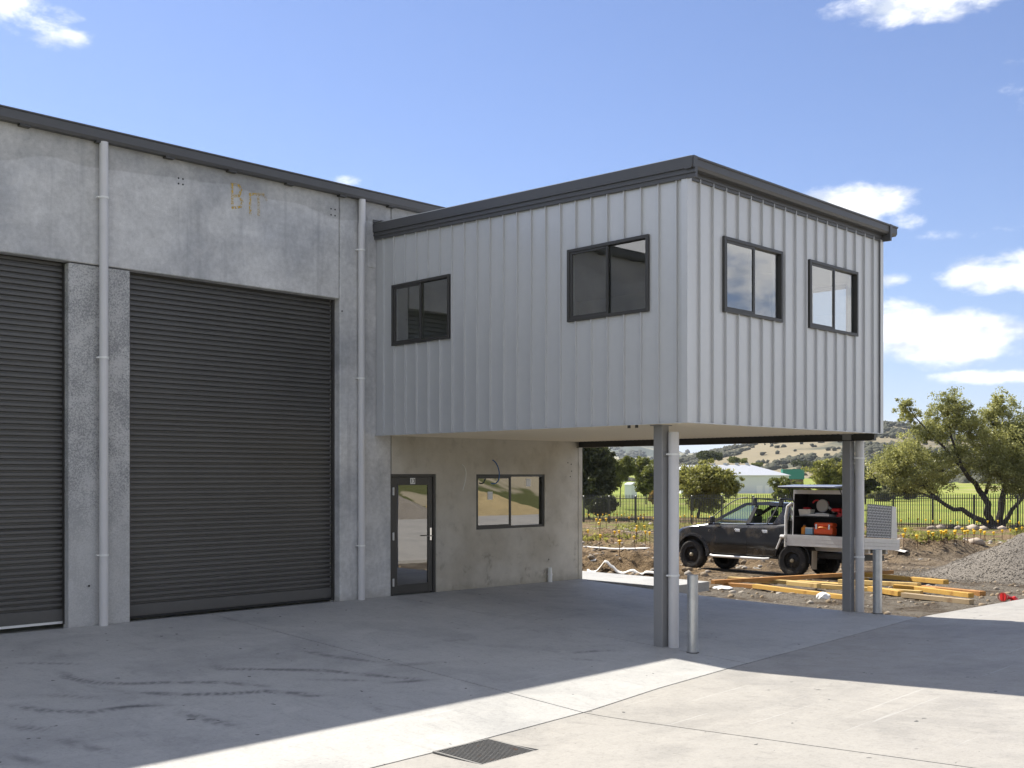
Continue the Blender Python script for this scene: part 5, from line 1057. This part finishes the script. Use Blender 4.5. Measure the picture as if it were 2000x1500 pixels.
obj('lid_seal', MB().hexa([(bx0-.725, by0-.025, 2.175), (bx0+.02, by0-.025, 2.25), (bx0+.02, by1+.025, 2.25), (bx0-.725, by1+.025, 2.175), (bx0-.725, by0-.025, 2.189), (bx0+.02, by0-.025, 2.269), (bx0+.02, by1+.025, 2.269), (bx0-.725, by1+.025, 2.189)]), M_BLACK, tb, local=True)
for y in (by0+.06, by1-.06): obj('gas_strut', MB().tube([(bx0+.03, y, 1.75), (bx0-.35, y, 2.2)], .012, 6), M_BLACK, tb, local=True)
# rear tread-plate panel with raised lozenges
tp = obj('tread_plate', B(-.70, .56, -1.90, -1.885, 1.05, 1.86), mat('dull_plate', (.15, .155, .165), .45, .3), ut, local=True)
lz = MB()
for i in range(18):
    for j in range(12):
        x = -.68+i*.069; z = 1.085+j*.066; a = pi/4 if (i+j) % 2 else -pi/4; c, s_ = cos(a)*.036, sin(a)*.036; n_ = (-sin(a)*.013, cos(a)*.013)
        lz.add([(x-c, -1.9005, z-s_), (x+n_[0], -1.9005, z+n_[1]), (x+c, -1.9005, z+s_), (x-n_[0], -1.9005, z-n_[1]), (x, -1.907, z)], [(0, 1, 4), (1, 2, 4), (2, 3, 4), (3, 0, 4)])
obj('tread', lz, mat('bright_lozenge', (.75, .75, .74), .35, .2), tp, local=True, kind='stuff'); obj('side_wing', MB().hexa([(.57, -1.9, 1.05), (.90, -1.9, 1.05), (.90, -1.885, 1.05), (.57, -1.885, 1.05), (.57, -1.9, 1.86), (.80, -1.9, 1.84), (.80, -1.885, 1.84), (.57, -1.885, 1.86)]), M_SILVER, tp, local=True)
# tools: things of their own, standing in the box (placed through the ute's tilt)
bpy.context.view_layer.update(); UM = ut.matrix_world.copy()
def in_ute(name, mbs, loc, label, cat):
    from mathutils import Matrix, Vector
    e_ = bpy.data.objects.new(name, None); COL.objects.link(e_); e_.matrix_world = UM @ Matrix.Translation(Vector(loc)); tag(e_, label, cat, 'tools stowed in the open toolbox')
    for nm_, mb_, m_, bv in mbs: obj(nm_, mb_, m_, e_, bev=bv, local=True)
    return e_
Z2, Z1_ = 1.521, 1.061
in_ute('tool_case', [('body', B(-.14, .14, -.25, .25, 0, .20), M_ORANGE, .03), ('lid', B(-.14, .14, -.25, .25, .203, .31), M_ORANGE, .03), ('handle', MB().tube(arc([(-.15, -.11, .17), (-.2, -.1, .20), (-.2, .1, .20), (-.15, .11, .17)], 8), .014, 6), mat('amber_grip', (.85, .3, .03), .5), 0), ('latch', B(-.152, -.139, -.20, -.15, .14, .27), M_CHROME, .004), ('latch', B(-.152, -.139, .15, .20, .14, .27), M_CHROME, .004)], (-.70, -.80, Z1_), 'orange red plastic tool case on the lower toolbox shelf', 'tool case')
in_ute('carton', [('box', B(-.1, .1, -.10, .10, 0, .15), M_BLUEBOX, .006), ('flap', B(-.1, .1, -.10, .10, .152, .175), M_WHITE, .003)], (-.74, -.42, Z1_), 'pale blue and white carton beside the orange case', 'carton')
in_ute('canister', [('body', MB().lathe([(0, 0), (.075, 0), (.075, .16), (.03, .20), (.03, .24), (0, .24)], (0, 0, 0), 2, 14), mat('amber_orange', (.8, .28, .03), .5), 0), ('cap', MB().lathe([(.032, .22), (.032, .26), (0, .26)], (0, 0, 0), 2, 12), M_BLACK, 0)], (-.74, -.24, Z1_), 'small orange canister beside the pale blue carton', 'canister')
in_ute('mitre_saw', [('base', B(-.2, .2, -.28, .28, 0, .06), M_SILVER, .01), ('table', MB().lathe([(0, .062), (.17, .062), (.17, .085), (0, .085)], (0, 0, 0), 2, 20), M_SILVER, 0), ('blade_guard', MB().lathe([(0, -.03), (.15, -.03), (.16, -.02), (.16, .02), (.15, .03), (0, .03)], (0, 0, .27), 0, 20), mat('grey_guard', (.42, .40, .38), .5), 0), ('motor', MB().tube([(.04, 0, .3), (.22, 0, .33)], .07, 12), M_RED, 0), ('arm', MB().tube([(.05, -.05, .3), (.02, -.32, .12)], .03, 8), M_SILVER, 0), ('grip', MB().tube(arc([(-.02, .1, .4), (-.05, .2, .42), (-.05, .24, .33)], 7), .02, 8), M_RED, 0)], (-.66, -.68, Z2), 'grey and red mitre saw on the upper toolbox shelf', 'saw')
in_ute('drill', [('body', MB().tube([(0, -.12, .17), (0, .1, .17)], [.05, .04], 12), M_RED, 0), ('grip', MB().tube([(0, -.06, .16), (0, -.10, .04)], .026, 8), M_RED, 0), ('battery', B(-.04, .04, -.15, -.03, 0, .05), M_RED, .008), ('chuck', MB().tube([(0, .101, .17), (0, .17, .17)], [.03, .015], 10), M_BLACK, 0)], (-.72, -1.08, Z2), 'red cordless drill on the upper toolbox shelf beside the saw', 'drill')
in_ute('grinder', [('body', MB().tube([(0, -.14, .06), (0, .06, .06)], .04, 10), M_RED, 0), ('head', MB().lathe([(0, -.03), (.06, -.03), (.06, .03), (0, .03)], (0, .1, .06), 2, 14), M_RED, 0), ('side_handle', MB().tube([(0, .1, .09), (0, .1, .2)], .016, 8), M_RED, 0)], (-.70, -1.32, Z2), 'red grinder at the rear end of the upper toolbox shelf', 'grinder')
in_ute('tool_tub', [('tub', MB().hexa([(-.1, -.14, 0), (.1, -.14, 0), (.1, .14, 0), (-.1, .14, 0), (-.12, -.17, .17), (.12, -.17, .17), (.12, .17, .17), (-.12, .17, .17)]), mat('pale_tub', (.62, .60, .55), .6), .008), ('rag', MB().box(-.09, .09, -.1, .08, .171, .22), M_RED, .03)], (-.72, -.28, Z2), 'pale tub holding a red rag on the upper toolbox shelf', 'tub')

# ------------------------------------------------------------------ air
hz = bpy.data.materials.new('haze_air'); hz.use_nodes = True; T = NT(hz.node_tree); T.n.clear(); pv = T.new('ShaderNodeVolumePrincipled'); pv.inputs['Color'].default_value = (.80, .88, 1, 1); pv.inputs['Density'].default_value = 7e-5; pv.inputs['Anisotropy'].default_value = .2
ho = T.new('ShaderNodeOutputMaterial'); T.l.new(pv.outputs[0], ho.inputs['Volume'])
obj('haze', B(-13500, 13500, -13500, 13500, -6, 620), hz, kind='stuff', label='thin pale blue air over the whole valley', cat='haze')
for o in bpy.data.objects:
    if '_off' in o: del o['_off']
